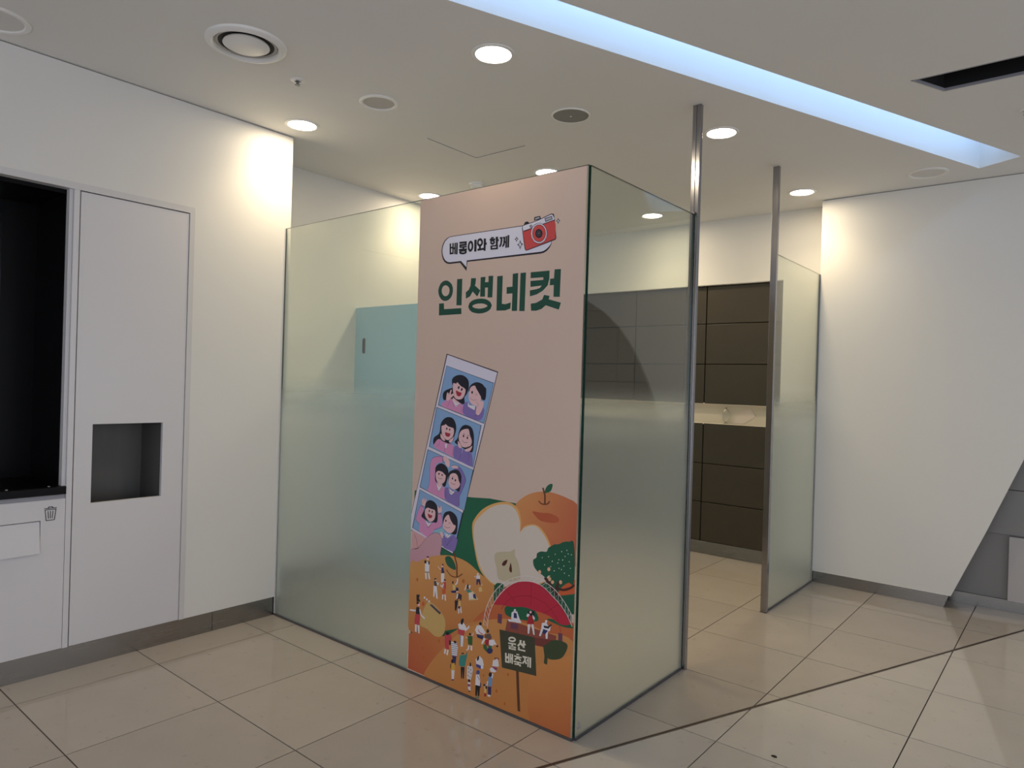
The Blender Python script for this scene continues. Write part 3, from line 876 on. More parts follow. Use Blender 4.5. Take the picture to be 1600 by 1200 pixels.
('photo_strip','P','ink',0,[-651,1206,-651,1204,-652,1201,-654,1200,-656,1200,-658,1201,-660,1203,-660,1206,-660,1208,-659,1211,-657,1212,-655,1212,-653,1211,-651,1209]),
('photo_strip','P','ink',0,[-626,1199,-626,1197,-627,1194,-629,1193,-631,1193,-633,1194,-634,1196,-635,1199,-635,1202,-633,1204,-632,1205,-630,1205,-628,1204,-626,1202]),
('photo_strip','C','ink',1.6,[-665,1187,-649,1176,-629,1178]),
('photo_strip','L','ink',1.6,[-658,1218,-646,1214]),
('photo_strip','L','ink',1.6,[-634,1211,-620,1210]),
('photo_strip','L','ink',1.2,[-680,1178,-664,1154,-645,1152,-615,1161]),
('photo_strip','L','ink',1,[-667,1139,-671,1116,-680,1092]),
('photo_strip','C','ink',1,[-627,1132,-616,1113,-625,1088]),
('photo_strip','L','white',1.6,[-660,1144,-664,1124]),
('photo_strip','S','pink',0,[-883,930,-874,971,-873,1046,-864,1078,-840,1092,-792,1097,-791,1071,-827,1059,-838,1026,-834,975,-794,957,-770,946,-760,894,-887,921]),
('photo_strip','C','ink',1.2,[-889,929,-874,971,-875,1045,-864,1078,-840,1091,-794,1096]),
('photo_strip','S','skin',0,[-784,1094,-760,1096,-742,1078,-743,1053,-759,1054,-775,1072]),
('photo_strip','L','ink',2,[-792,1093,-787,1071,-771,1071]),
('photo_strip','S','hair',0,[-837,1015,-834,1044,-807,1062,-779,1061,-754,1043,-747,1016,-756,984,-770,954,-803,968,-834,975]),
('photo_strip','S','skin',0,[-831,1016,-805,1028,-773,1025,-765,1006,-771,980,-791,966,-815,969,-830,987]),
('photo_strip','P','hair',0,[-837,1018,-821,1025,-813,1027,-789,1024,-765,1009,-754,1024,-775,1055,-807,1056,-830,1041]),
('photo_strip','P','ink',0,[-806,1013,-807,1010,-808,1008,-810,1007,-812,1006,-813,1007,-815,1009,-815,1012,-815,1014,-814,1016,-812,1017,-810,1018,-808,1017,-807,1015]),
('photo_strip','P','ink',0,[-784,1009,-785,1007,-786,1005,-787,1004,-789,1004,-791,1005,-792,1006,-793,1008,-793,1011,-791,1012,-790,1014,-788,1014,-786,1013,-785,1011]),
('photo_strip','C','ink',1.6,[-818,996,-806,989,-788,992]),
('photo_strip','P','white',0,[-829,965,-811,927,-788,955,-810,950]),
('photo_strip','S','skin',0,[-819,966,-787,964,-790,955,-810,950]),
('photo_strip','L','ink',1.2,[-831,970,-811,925,-786,954]),
('photo_strip','S','purple',0,[-719,1052,-689,1061,-666,1050,-646,1027,-635,998,-654,952,-672,919,-674,872,-760,894,-768,946,-739,953,-692,941,-674,969,-660,1012]),
('photo_strip','S','skin',0,[-733,1054,-712,1062,-689,1061,-685,1052,-712,1049]),
('photo_strip','C','ink',1.2,[-735,1052,-720,1061,-689,1064,-666,1052,-644,1027,-633,998,-654,952,-670,919,-672,872]),
('photo_strip','S','hair',0,[-747,1008,-742,1028,-711,1042,-680,1041,-662,1017,-663,984,-673,944,-692,947,-739,964]),
('photo_strip','S','skin',0,[-744,991,-734,1017,-707,1026,-687,1017,-677,993,-668,977,-681,959,-708,949,-731,956,-744,974]),
('photo_strip','P','ink',0,[-715,1000,-715,998,-716,995,-718,994,-720,994,-722,995,-723,997,-724,999,-724,1001,-722,1004,-721,1005,-718,1005,-717,1004,-715,1002]),
('photo_strip','P','ink',0,[-695,994,-695,991,-697,989,-698,988,-700,988,-702,989,-704,990,-704,993,-704,995,-703,997,-701,999,-699,999,-697,998,-696,996]),
('photo_strip','C','ink',1.6,[-728,980,-716,973,-699,975]),
('photo_strip','L','ink',1.2,[-722,1010,-710,1009]),
('photo_strip','P','white',0,[-743,952,-734,925,-718,922,-699,941,-715,939]),
('photo_strip','L','ink',1.4,[-739,950,-730,928,-723,938,-714,922,-701,940]),
('photo_strip','L','ink',1,[-770,946,-759,922,-762,894]),
('photo_strip','S','pink',0,[-940,719,-935,749,-961,769,-953,805,-933,842,-914,836,-912,803,-900,778,-873,766,-836,772,-811,781,-812,817,-787,820,-783,765,-827,740,-849,718,-878,695,-943,716]),
('photo_strip','C','ink',1.2,[-933,844,-953,805,-965,768,-937,749]),
('photo_strip','C','ink',1.2,[-812,814,-787,818,-781,765,-835,738]),
('photo_strip','S','skin',0,[-926,864,-908,887,-904,875,-891,882,-896,863,-903,843,-922,849]),
('photo_strip','C','ink',1,[-928,866,-918,854,-910,887,-904,869,-891,882]),
('photo_strip','S','skin',0,[-814,860,-801,849,-787,864,-784,847,-787,831,-809,825]),
('photo_strip','C','ink',1,[-812,861,-800,847,-788,864,-783,844]),
('photo_strip','L','ink',2,[-931,842,-910,837]),
('photo_strip','L','ink',2,[-812,821,-787,824]),
('photo_strip','S','hair',0,[-904,830,-896,860,-874,876,-844,875,-821,860,-813,835,-814,780,-843,773,-873,772,-923,788,-913,813]),
('photo_strip','S','skin',0,[-900,825,-884,838,-854,840,-831,832,-828,807,-837,785,-862,772,-885,783,-899,799]),
('photo_strip','P','hair',0,[-902,830,-886,843,-869,837,-820,833,-825,856,-847,869,-877,870,-896,855]),
('photo_strip','P','ink',0,[-865,825,-866,822,-867,820,-869,819,-871,819,-872,819,-874,821,-874,824,-874,826,-873,828,-871,830,-869,830,-867,829,-866,827]),
('photo_strip','P','ink',0,[-846,824,-846,821,-847,819,-849,818,-851,818,-853,819,-854,820,-854,822,-854,825,-853,827,-851,828,-849,828,-847,828,-846,826]),
('photo_strip','S','mred',0,[-879,810,-863,806,-849,805,-855,792,-870,790,-878,800]),
('photo_strip','P','white',0,[-900,775,-876,745,-851,770,-873,762]),
('photo_strip','L','ink',1.2,[-902,778,-876,739,-847,770]),
('photo_strip','S','hair',0,[-774,771,-775,809,-762,832,-727,843,-694,831,-678,806,-678,766,-687,739,-722,738,-762,747]),
('photo_strip','S','skin',0,[-774,771,-764,803,-740,825,-725,804,-706,784,-690,779,-698,757,-719,740,-747,742,-770,756]),
('photo_strip','S','purple',0,[-775,704,-761,722,-739,715,-704,734,-687,726,-676,711,-694,660,-723,657,-769,667]),
('photo_strip','P','white',0,[-762,737,-753,715,-739,713,-715,734,-740,730]),
('photo_strip','L','ink',1.2,[-756,735,-746,714,-736,729,-718,731]),
('photo_strip','L','ink',1.2,[-760,707,-746,676,-711,717]),
('photo_strip','P','ink',0,[-750,794,-751,791,-752,789,-754,788,-756,788,-758,788,-759,790,-759,792,-759,795,-758,797,-756,798,-754,799,-752,798,-751,796]),
('photo_strip','C','ink',1.6,[-738,784,-730,788,-724,782]),
('photo_strip','C','ink',1.6,[-766,767,-748,761,-725,765]),
('photo_strip','P','mint',0,[-834,733,-805,743,-773,756,-762,742,-790,727,-830,721]),
('photo_strip','S','skin',0,[-790,733,-776,735,-770,715,-778,706,-790,717]),
('thumb_print','S','thumb',0,[-990,618,-947,625,-921,651,-878,695,-848,715,-819,725,-790,720,-778,699,-780,667,-786,628,-784,590,-992,497,-1004,575]),
('thumb_print','P','thumbL',0,[-988,712,-883,688,-914,655,-945,630,-988,618]),
('thumb_print','C','tink',1.6,[-988,617,-947,627,-918,654,-878,695,-841,719,-805,726,-784,713,-777,689,-780,660,-788,628]),
('thumb_print','C','tink',1.6,[-969,691,-953,664,-947,631]),
('pear_print','S','hillA',0,[-996,531,-944,561,-860,601,-770,626,-691,634,-605,622,-528,587,-462,557,-439,534,-477,396,-700,286,-991,213]),
('pear_print','L','brn',9,[-671,542,-674,598,-695,648]),
('pear_print','S','lfd',0,[-752,618,-722,629,-690,606,-680,574,-712,574,-741,588]),
('pear_print','C','brn',5,[-742,562,-711,540,-671,541,-636,563]),
('pear_print','S','hillR',0,[-381,488,-331,493,-219,475,-6,484,-3,402,-215,371,-461,366,-566,341,-498,423]),
('pear_print','P','hillB',0,[-990,21,-990,194,-910,228,-731,245,-603,338,-497,384,-442,319,-542,175,-779,11,-870,19]),
('pear_print','S','grn',0,[-434,554,-418,565,-384,565,-391,544,-424,524,-437,541]),
('pear_print','S','hillC',0,[-870,13,-842,77,-748,186,-638,289,-497,374,-378,416,-248,425,-140,415,-4,408,83,234,57,-7,-199,-68,-534,-34,-779,-2]),
('pear_print','S','hillD',0,[-230,138,-224,202,-195,247,-150,284,-62,327,78,360,157,29,-122,-71,-217,18]),
('stage_print','S','hillR',0,[-471,392,-460,434,-436,470,-407,503,-315,531,-137,505,-65,465,-100,442,-273,429,-369,417]),
('stage_print','S','grnd',0,[-371,469,-313,485,-261,493,-209,492,-185,457,-226,440,-355,432]),
('stage_print','S','grnd',0,[-140,468,-110,477,-66,475,-17,477,-10,464,-65,458]),
('stage_print','S','stage',0,[-438,466,-422,500,-389,541,-350,572,-303,593,-256,605,-214,608,-172,600,-126,576,-81,546,-46,512,-23,479,-70,465,-137,487,-209,490,-266,492,-332,478,-388,473]),
('stage_print','C','staged',2.2,[-395,453,-357,499,-315,527,-258,543,-202,544,-143,529,-102,499,-79,469,-69,432]),
('stage_print','L','staged',2.2,[-229,607,-229,506]),
('stage_print','L','staged',2.2,[-374,548,-311,498]),
('stage_print','L','staged',2.2,[-86,545,-159,489]),
('stage_print','C','truss',3,[-496,359,-490,411,-474,458,-448,506,-409,552,-361,589,-308,614,-252,630,-196,632,-150,621,-105,602,-65,571,-34,539,-9,507]),
('stage_print','C','truss',3,[-472,350,-469,393,-455,439,-431,482,-393,529,-350,568,-303,595,-256,607,-209,611,-163,600,-118,574,-77,547,-41,513,-12,469]),
('stage_print','L','truss',1.6,[-496,359,-471,361,-493,385,-470,382,-490,411,-465,404,-482,434,-459,427,-474,458,-449,450,-461,482,-437,472,-448,506,-422,494,-428,529,-403,517,-409,552,-382,539,-385,571,-361,559,-361,589,-338,575,-334,602,-314,588,-308,614,-291,598,-280,622,-267,604,-252,630,-244,608,-224,631,-221,610,-196,632,-198,608,-173,626,-175,603,-150,621,-152,594,-128,611,-129,580,-105,602,-107,567,-85,586,-87,554,-65,571,-68,539,-49,555,-50,521,-34,539,-34,502,-22,523,-20,481]),
('stage_print','P','deck',0,[-357,416,-90,412,-93,387,-205,376,-367,368]),
('stage_print','P','deckd',0,[-205,376,-93,392,-114,353,-199,344]),
('stage_print','P','deck',0,[-367,368,-205,376,-205,365,-367,361]),
('stage_print','P','spkr',0,[-412,430,-388,431,-389,389,-413,389]),
('stage_print','P','spkr',0,[-81,427,-60,429,-59,396,-80,395]),
('stage_print','P','white',0,[-334,452,-324,461,-303,465,-290,440,-277,420,-306,415,-335,425]),
('stage_print','P','navy',0,[-321,455,-306,456,-301,435,-321,432]),
('stage_print','P','white',0,[-309,469,-310,466,-312,464,-314,462,-317,461,-319,462,-321,463,-322,466,-321,468,-320,471,-317,472,-315,473,-312,472,-310,471]),
('stage_print','P','white',0,[-354,419,-320,425,-277,428,-282,419,-349,410]),
('stage_print','P','spkr',0,[-337,406,-296,410,-297,386,-338,383]),
('stage_print','P','hair',0,[-244,482,-209,488,-206,460,-238,459]),
('stage_print','P','skin',0,[-223,480,-223,478,-225,476,-227,474,-230,473,-233,474,-234,475,-235,478,-234,480,-233,482,-230,484,-228,485,-225,484,-224,483]),
('stage_print','P','redd',0,[-241,462,-213,467,-209,432,-246,423]),
('stage_print','P','white',0,[-246,469,-232,468,-241,455,-251,456]),
('stage_print','P','white',0,[-218,471,-204,460,-208,448,-217,457]),
('stage_print','P','white',0,[-243,423,-228,427,-233,385,-241,383]),
('stage_print','P','white',0,[-223,428,-211,431,-203,387,-211,387]),
('stage_print','P','white',0,[-167,447,-144,456,-135,444,-120,448,-123,425,-134,419,-135,388,-144,386,-148,416,-161,416,-171,390,-180,390,-170,421]),
('stage_print','P','white',0,[-138,461,-139,459,-141,456,-143,455,-146,454,-148,454,-150,456,-151,458,-150,461,-149,463,-146,465,-143,466,-141,465,-139,464]),
('stage_print','P','hair',0,[-157,439,-135,441,-118,455,-115,452,-132,432,-155,430]),
('stage_print','P','navy',0,[-159,424,-134,423,-147,405,-163,406]),
('pear_print','P','spot',0,[-933,475,-934,472,-936,468,-939,466,-942,465,-945,466,-947,469,-948,472,-948,476,-946,479,-943,482,-939,482,-936,481,-934,479]),
('pear_print','P','spot',0,[-620,532,-621,528,-623,524,-626,521,-630,520,-634,521,-637,524,-638,529,-637,533,-635,538,-631,540,-627,541,-624,540,-621,537]),
('pear_print','P','spot',0,[-883,150,-884,146,-886,143,-889,140,-892,139,-895,140,-897,143,-898,146,-897,150,-896,153,-893,155,-889,156,-886,156,-884,153]),
('pear_print','P','spot',0,[-874,106,-875,103,-877,99,-880,97,-883,96,-886,97,-888,99,-889,102,-888,106,-887,110,-884,112,-880,113,-877,112,-875,110]),
('pear_print','P','spot',0,[-771,214,-772,211,-773,207,-776,205,-779,204,-782,205,-784,207,-785,211,-784,214,-783,218,-780,220,-777,221,-774,220,-772,218]),
('pear_print','P','spot',0,[-338,179,-339,176,-340,173,-343,170,-345,170,-348,170,-349,172,-350,176,-350,179,-348,182,-346,184,-343,185,-341,184,-339,182]),
('pear_print','P','spot',0,[-401,87,-401,83,-403,80,-406,77,-409,76,-411,77,-413,79,-414,83,-414,86,-412,90,-409,92,-406,93,-404,92,-402,90]),
('pear_print','P','spot',0,[-352,46,-353,42,-354,39,-356,37,-359,36,-362,37,-363,39,-364,42,-364,45,-362,48,-360,51,-357,51,-355,51,-353,49]),
('pear_print','P','spot',0,[-482,133,-483,130,-484,127,-486,126,-488,125,-490,126,-491,127,-492,130,-491,132,-490,135,-488,137,-486,137,-484,137,-483,135]),
('pear_print','L','leafd',17,[-142,280,-140,311,-149,358]),
('pear_print','S','leafd',0,[-148,346,-123,380,-79,397,-34,391,-41,356,-69,322,-128,307]),
('pear_print','S','sheet',0,[-916,262,-884,348,-845,385,-749,337,-741,270,-769,236,-808,229,-859,248]),
('pear_print','P','dkbar',0,[-849,370,-834,376,-769,350,-778,339]),
('pear_print','P','white',0,[-880,398,-880,395,-882,393,-884,391,-887,391,-889,391,-891,393,-892,395,-891,398,-890,400,-887,402,-885,402,-882,402,-880,400]),
('pear_print','P','white',0,[-863,393,-864,390,-865,388,-868,386,-870,386,-873,386,-875,388,-875,390,-875,392,-873,395,-871,396,-868,397,-866,396,-864,395]),
('pear_print','P','white',0,[-847,387,-847,385,-849,382,-851,381,-854,380,-856,381,-858,382,-859,385,-858,387,-857,389,-854,391,-852,392,-849,391,-848,390]),
('sign_print','L','wood',15,[-292,207,-285,121,-277,36]),
('sign_print','P','sign',0,[-400,362,-203,377,-188,216,-380,198]),
('visitor_print#1','P','white',0,[-890,568,-865,579,-858,571,-859,530,-888,524]),
('visitor_print#1','P','hair',0,[-895,576,-883,582,-878,567,-892,563]),
('visitor_print#1','P','hair',0,[-868,580,-857,579,-858,565,-865,563]),
('visitor_print#1','P','grey',0,[-888,525,-859,528,-858,524,-889,520]),
('visitor_print#1','P','white',0,[-888,518,-876,520,-873,490,-884,489]),
('visitor_print#1','P','white',0,[-867,522,-858,524,-849,494,-861,493]),
('visitor_print#1','P','skin',0,[-863,591,-864,588,-866,585,-869,583,-873,583,-876,583,-879,585,-880,588,-879,591,-877,594,-874,596,-870,596,-867,596,-864,594]),
('visitor_print#1','P','hair',0,[-863,601,-863,599,-866,597,-869,596,-873,595,-877,595,-879,596,-880,597,-880,599,-877,601,-874,602,-870,603,-866,603,-863,602]),
('visitor_print#2','P','navy',0,[-774,565,-763,569,-754,543,-776,539]),
('visitor_print#2','P','white',0,[-777,538,-754,541,-754,511,-765,496,-775,494]),
('visitor_print#2','P','skin',0,[-764,575,-764,572,-766,570,-768,568,-771,568,-774,568,-775,570,-776,572,-776,575,-774,577,-772,579,-769,579,-766,578,-765,577]),
('visitor_print#2','P','hair',0,[-761,579,-763,578,-765,577,-768,576,-770,577,-772,578,-773,580,-772,581,-771,583,-768,584,-766,584,-763,584,-761,582,-761,581]),
('visitor_print#2','L','skin',5,[-778,555,-789,558,-800,568]),
('visitor_print#3','P','dkg',0,[-824,490,-808,497,-803,470,-820,469]),
('visitor_print#3','P','white',0,[-825,468,-803,470,-794,411,-803,410,-813,446,-818,415,-825,415]),
('visitor_print#3','P','skin',0,[-805,500,-805,498,-807,496,-809,494,-812,493,-814,494,-816,496,-817,498,-816,500,-815,503,-812,504,-810,505,-807,504,-805,503]),
('visitor_print#3','P','hair',0,[-806,505,-807,503,-809,501,-812,500,-816,499,-819,499,-821,500,-822,501,-822,503,-819,505,-816,506,-813,507,-810,507,-807,506]),
('visitor_print#3','L','white',5,[-806,491,-794,478,-791,491]),
('visitor_print#4','P','redb',0,[-756,501,-743,504,-741,470,-755,468]),
('visitor_print#4','P','ored',0,[-765,464,-742,469,-743,444,-766,441]),
('visitor_print#4','P','white',0,[-764,439,-756,440,-758,415,-766,415]),
('visitor_print#4','P','white',0,[-750,443,-742,443,-738,415,-746,414]),
('visitor_print#4','P','skin',0,[-747,508,-747,505,-749,503,-751,501,-754,501,-757,501,-758,503,-759,505,-758,508,-757,510,-755,511,-752,512,-749,511,-748,510]),
('visitor_print#4','P','hair',0,[-743,510,-744,509,-747,507,-750,507,-753,507,-756,508,-757,509,-757,511,-756,513,-753,514,-750,515,-747,515,-744,514,-743,512]),
('visitor_print#4','L','white',6,[-758,491,-766,474,-779,481]),
('visitor_print#5','P','sand',0,[-698,498,-682,501,-677,478,-695,474]),
('visitor_print#5','P','navy',0,[-708,468,-670,479,-678,464,-703,460]),
('visitor_print#5','P','hair',0,[-692,511,-692,508,-693,505,-695,503,-698,503,-700,504,-701,506,-702,509,-701,512,-700,515,-698,517,-696,517,-694,516,-692,514]),
('visitor_print#5','L','white',7,[-680,502,-668,516,-666,535]),
('visitor_print#5','P','navy',0,[-659,488,-660,485,-663,481,-666,479,-670,478,-674,479,-677,481,-678,484,-677,487,-674,490,-671,492,-667,493,-663,493,-660,491]),
('visitor_print#6','P','dkb',0,[-674,461,-653,468,-636,463,-639,435,-652,444,-668,432]),
('visitor_print#6','P','white',0,[-670,462,-659,465,-663,442,-671,437]),
('visitor_print#6','P','hair',0,[-681,429,-658,434,-663,409,-669,383,-678,383]),
('visitor_print#6','P','sand',0,[-656,431,-644,434,-641,411,-655,408]),
('visitor_print#6','P','white',0,[-657,406,-649,408,-649,374,-657,373]),
('visitor_print#6','P','white',0,[-645,407,-639,408,-632,380,-641,379]),
('visitor_print#6','P','skin',0,[-659,476,-660,473,-662,471,-664,469,-667,469,-670,469,-672,471,-673,473,-672,475,-670,478,-668,479,-665,480,-662,479,-660,478]),
('visitor_print#6','P','hair',0,[-657,483,-658,481,-660,478,-664,477,-668,476,-672,476,-674,477,-675,479,-675,481,-672,483,-668,485,-664,486,-661,486,-658,485]),
('visitor_print#6','P','dkb',0,[-643,404,-644,402,-646,399,-649,397,-652,396,-655,397,-657,398,-658,401,-657,404,-655,406,-652,408,-649,409,-646,408,-644,407]),
('visitor_print#7','P','teal',0,[-613,495,-585,499,-572,491,-600,482]),
('visitor_print#7','P','white',0,[-594,517,-582,522,-585,507,-595,501]),
('visitor_print#7','P','hair',0,[-606,514,-598,525,-593,502,-605,499]),
('visitor_print#7','P','cream',0,[-596,483,-565,496,-532,465,-591,449]),
('visitor_print#7','P','white',0,[-590,483,-580,487,-579,460,-587,456]),
('visitor_print#7','P','white',0,[-576,488,-570,489,-565,463,-575,461]),
('visitor_print#7','P','navy',0,[-566,484,-552,487,-543,465,-563,467]),
('visitor_print#7','L','white',5,[-608,517,-619,490]),
('visitor_print#8','P','white',0,[-550,573,-526,578,-525,562,-549,557]),
('visitor_print#8','P','navy',0,[-547,556,-525,560,-520,535,-528,535,-535,549,-540,531,-547,531]),
('visitor_print#8','P','white',0,[-534,582,-535,580,-536,578,-539,576,-541,576,-544,576,-545,577,-546,579,-545,582,-544,584,-542,585,-539,586,-537,585,-535,584]),
('visitor_print#8','P','skin',0,[-553,566,-553,565,-554,564,-556,563,-558,562,-560,563,-562,563,-562,564,-562,566,-560,567,-559,568,-556,569,-554,568,-553,568]),
('visitor_print#9','P','sand',0,[-534,520,-514,527,-510,508,-529,501]),
('visitor_print#9','P','sand',0,[-510,537,-510,534,-511,532,-512,530,-513,530,-514,531,-515,533,-516,536,-516,539,-515,541,-514,542,-512,543,-511,542,-510,540]),
('visitor_print#10','P','hair',0,[-944,399,-919,404,-925,384,-913,371,-941,365]),
('visitor_print#10','P','skin',0,[-916,355,-916,351,-919,348,-922,346,-926,345,-929,346,-931,348,-932,351,-932,354,-929,357,-926,360,-922,360,-919,360,-917,358]),
('visitor_print#10','P','hair',0,[-924,362,-925,359,-928,357,-931,355,-935,354,-939,354,-942,356,-943,358,-942,361,-939,363,-936,365,-932,366,-928,366,-925,364]),
('visitor_print#11','P','hair',0,[-942,338,-921,342,-917,307,-945,303]),
('visitor_print#11','P','redb',0,[-947,301,-917,307,-916,275,-953,267]),
('visitor_print#11','L','white',8,[-988,313,-946,319]),
('visitor_print#11','L','white',9,[-916,332,-906,306,-880,295]),
('visitor_print#11','P','ored',0,[-884,366,-885,361,-887,357,-891,354,-895,353,-899,355,-901,358,-902,362,-902,367,-899,372,-896,375,-892,375,-888,374,-885,371]),
('visitor_print#11','P','redb',0,[-947,299,-915,307,-915,257,-952,251]),
('visitor_print#11','P','white',0,[-947,251,-934,252,-935,215,-947,216]),
('visitor_print#11','P','white',0,[-929,252,-914,253,-913,213,-923,214]),
('visitor_print#13','P','white',0,[-655,323,-624,341,-607,328,-597,309,-611,299,-649,303]),
('visitor_print#13','P','redb',0,[-655,300,-609,305,-615,277,-653,278]),
('visitor_print#13','P','white',0,[-636,275,-617,277,-620,227,-634,223]),
('visitor_print#13','P','grey',0,[-643,277,-635,275,-634,234,-641,232]),
('visitor_print#13','P','hair',0,[-637,348,-623,360,-618,349,-626,328,-638,327]),
('visitor_print#13','L','white',8,[-606,310,-590,321,-584,332]),
('visitor_print#14','P','redb',0,[-741,252,-699,263,-691,240,-712,227,-708,189,-736,187]),
('visitor_print#14','P','hair',0,[-710,233,-698,235,-697,214,-710,212]),
('visitor_print#14','P','white',0,[-739,185,-727,186,-732,162,-742,161]),
('visitor_print#14','P','white',0,[-721,186,-711,187,-716,160,-726,160]),
('visitor_print#14','P','hair',0,[-712,265,-712,261,-715,258,-720,255,-724,254,-729,254,-732,256,-733,259,-732,263,-729,266,-725,269,-720,270,-716,270,-713,268]),
('visitor_print#15','P','white',0,[-696,230,-661,237,-651,215,-656,172,-690,166]),
('visitor_print#15','L','navy',2.2,[-694,223,-654,227]),
('visitor_print#15','L','navy',2.2,[-694,214,-653,218]),
('visitor_print#15','L','navy',2.2,[-693,205,-653,209]),
('visitor_print#15','L','navy',2.2,[-693,196,-652,200]),
('visitor_print#15','L','navy',2.2,[-693,187,-652,191]),
('visitor_print#15','L','navy',2.2,[-692,178,-652,182]),
('visitor_print#15','L','navy',2.2,[-692,169,-651,173]),
('visitor_print#15','P','navy',0,[-688,167,-659,169,-664,127,-674,128,-682,151]),
('visitor_print#15','P','hair',0,[-663,232,-665,230,-669,229,-674,229,-677,230,-680,232,-681,235,-679,237,-676,240,-672,241,-668,241,-664,239,-662,237,-661,234]),
('visitor_print#17','P','dgrn',0,[-593,283,-561,291,-561,248,-587,246]),
('visitor_print#17','P','white',0,[-587,241,-578,243,-582,222,-590,221]),
('visitor_print#17','P','white',0,[-571,245,-561,246,-561,224,-571,223]),
('visitor_print#17','P','hair',0,[-571,297,-571,294,-573,292,-576,290,-579,289,-581,290,-583,291,-584,294,-583,297,-582,299,-579,301,-576,302,-574,301,-572,300]),
('visitor_print#17','L','skin',4,[-565,290,-555,308]),
('visitor_print#17','L','skin',4,[-591,273,-605,276]),
('visitor_print#18','P','white',0,[-537,345,-515,354,-496,341,-482,325,-495,314,-536,307,-547,322]),
('visitor_print#18','P','navy',0,[-538,306,-492,310,-499,291,-531,292]),
('visitor_print#18','P','hair',0,[-506,361,-507,358,-509,354,-513,352,-517,351,-520,352,-523,354,-524,357,-523,360,-521,363,-517,366,-513,367,-509,366,-507,364]),
('visitor_print#18','C','redb',4,[-528,330,-518,319,-499,315]),
('visitor_print#19','P','dkb2',0,[-486,318,-455,330,-443,314,-454,301,-488,303]),
('visitor_print#19','P','redd',0,[-485,293,-460,303,-462,272,-482,270]),
('visitor_print#19','P','white',0,[-492,302,-481,298,-498,270,-507,271]),
('visitor_print#19','P','dgrn',0,[-493,271,-475,272,-460,239,-478,244,-493,254]),
('visitor_print#19','P','navy',0,[-436,257,-438,251,-443,244,-450,240,-457,238,-465,238,-470,242,-472,248,-470,254,-466,260,-459,265,-451,267,-443,266,-438,263]),
('visitor_print#19','P','hair',0,[-461,339,-462,335,-464,332,-467,329,-471,328,-474,329,-477,332,-478,335,-477,339,-475,343,-472,345,-468,346,-465,345,-462,343]),
('visitor_print#20','P','white',0,[-460,298,-432,309,-413,288,-426,288,-444,274,-460,280]),
('visitor_print#20','P','hair',0,[-405,286,-405,284,-407,281,-409,280,-412,279,-415,279,-416,281,-417,282,-416,285,-415,287,-412,288,-410,289,-407,289,-405,288]),
('visitor_print#20','P','dteal',0,[-464,273,-442,278,-443,264,-463,262]),
('visitor_print#21','P','teal',0,[-637,182,-602,194,-595,206,-590,218,-592,189,-604,137,-638,131,-643,147]),
('visitor_print#21','P','hair',0,[-630,130,-605,135,-608,81,-615,79,-619,119,-619,79,-626,77]),
('visitor_print#21','P','hair',0,[-611,197,-612,196,-615,194,-618,192,-622,191,-625,191,-628,191,-629,193,-628,194,-625,196,-622,198,-618,199,-615,199,-612,199]),
('visitor_print#21','P','skin',0,[-589,220,-589,218,-590,216,-592,214,-594,214,-596,214,-597,215,-598,217,-598,219,-596,221,-595,223,-592,223,-590,223,-589,222]),
('visitor_print#22','P','yel',0,[-694,126,-669,137,-666,104,-689,98]),
('visitor_print#22','P','white',0,[-689,98,-668,102,-671,60,-686,56]),
('visitor_print#22','P','hair',0,[-676,144,-676,139,-679,135,-682,132,-686,131,-689,132,-692,135,-693,139,-692,143,-690,147,-687,150,-683,151,-679,150,-677,148]),
('visitor_print#22','P','hair',0,[-697,125,-691,127,-693,105,-697,104]),
('visitor_print#22','P','navy',0,[-669,58,-670,56,-672,54,-676,53,-680,51,-684,51,-687,51,-688,52,-687,53,-684,55,-681,57,-676,58,-672,59,-670,59]),
('visitor_print#23','P','patt',0,[-590,145,-558,154,-552,138,-564,87,-590,86]),
('visitor_print#23','P','hair',0,[-565,159,-565,155,-566,151,-568,149,-570,148,-572,149,-574,152,-574,156,-574,161,-573,164,-571,167,-569,167,-567,166,-566,163]),
('visitor_print#23','P','grey',0,[-577,138,-577,137,-578,135,-580,134,-581,134,-583,134,-584,135,-584,136,-584,138,-583,139,-582,140,-580,141,-578,141,-577,140]),
('visitor_print#23','P','grey',0,[-563,135,-563,134,-564,132,-565,131,-567,131,-569,131,-570,132,-570,133,-570,135,-569,136,-567,137,-566,138,-564,138,-563,137]),
('visitor_print#23','P','grey',0,[-574,122,-574,120,-575,119,-577,118,-578,117,-580,117,-581,118,-581,120,-581,121,-580,123,-579,124,-577,124,-575,124,-574,123]),
('visitor_print#23','P','grey',0,[-560,119,-560,117,-561,116,-562,115,-564,114,-566,115,-567,116,-567,117,-567,118,-566,120,-564,121,-563,122,-561,121,-560,120]),
('visitor_print#23','P','grey',0,[-578,103,-578,102,-579,100,-581,99,-582,99,-584,99,-585,100,-585,101,-585,103,-584,104,-583,105,-581,106,-579,106,-578,105]),
('visitor_print#23','P','grey',0,[-566,100,-566,98,-567,97,-569,96,-570,95,-572,96,-573,96,-573,98,-573,99,-572,101,-571,102,-569,102,-567,102,-566,101]),
('visitor_print#24','P','white',0,[-583,74,-566,77,-563,35,-579,41]),
('visitor_print#24','P','hair',0,[-567,83,-568,80,-570,76,-573,74,-576,73,-579,74,-581,76,-582,79,-581,82,-579,85,-577,88,-573,89,-570,88,-568,86]),
('visitor_print#24','P','purple2',0,[-582,64,-566,67,-568,55,-581,54]),
('visitor_print#24','P','hair',0,[-562,36,-563,35,-565,34,-568,32,-571,31,-574,31,-576,31,-577,32,-576,33,-574,35,-571,36,-568,37,-565,37,-563,37]),
('visitor_print#25','P','white',0,[-538,190,-514,213,-495,202,-487,177,-507,168,-533,171]),
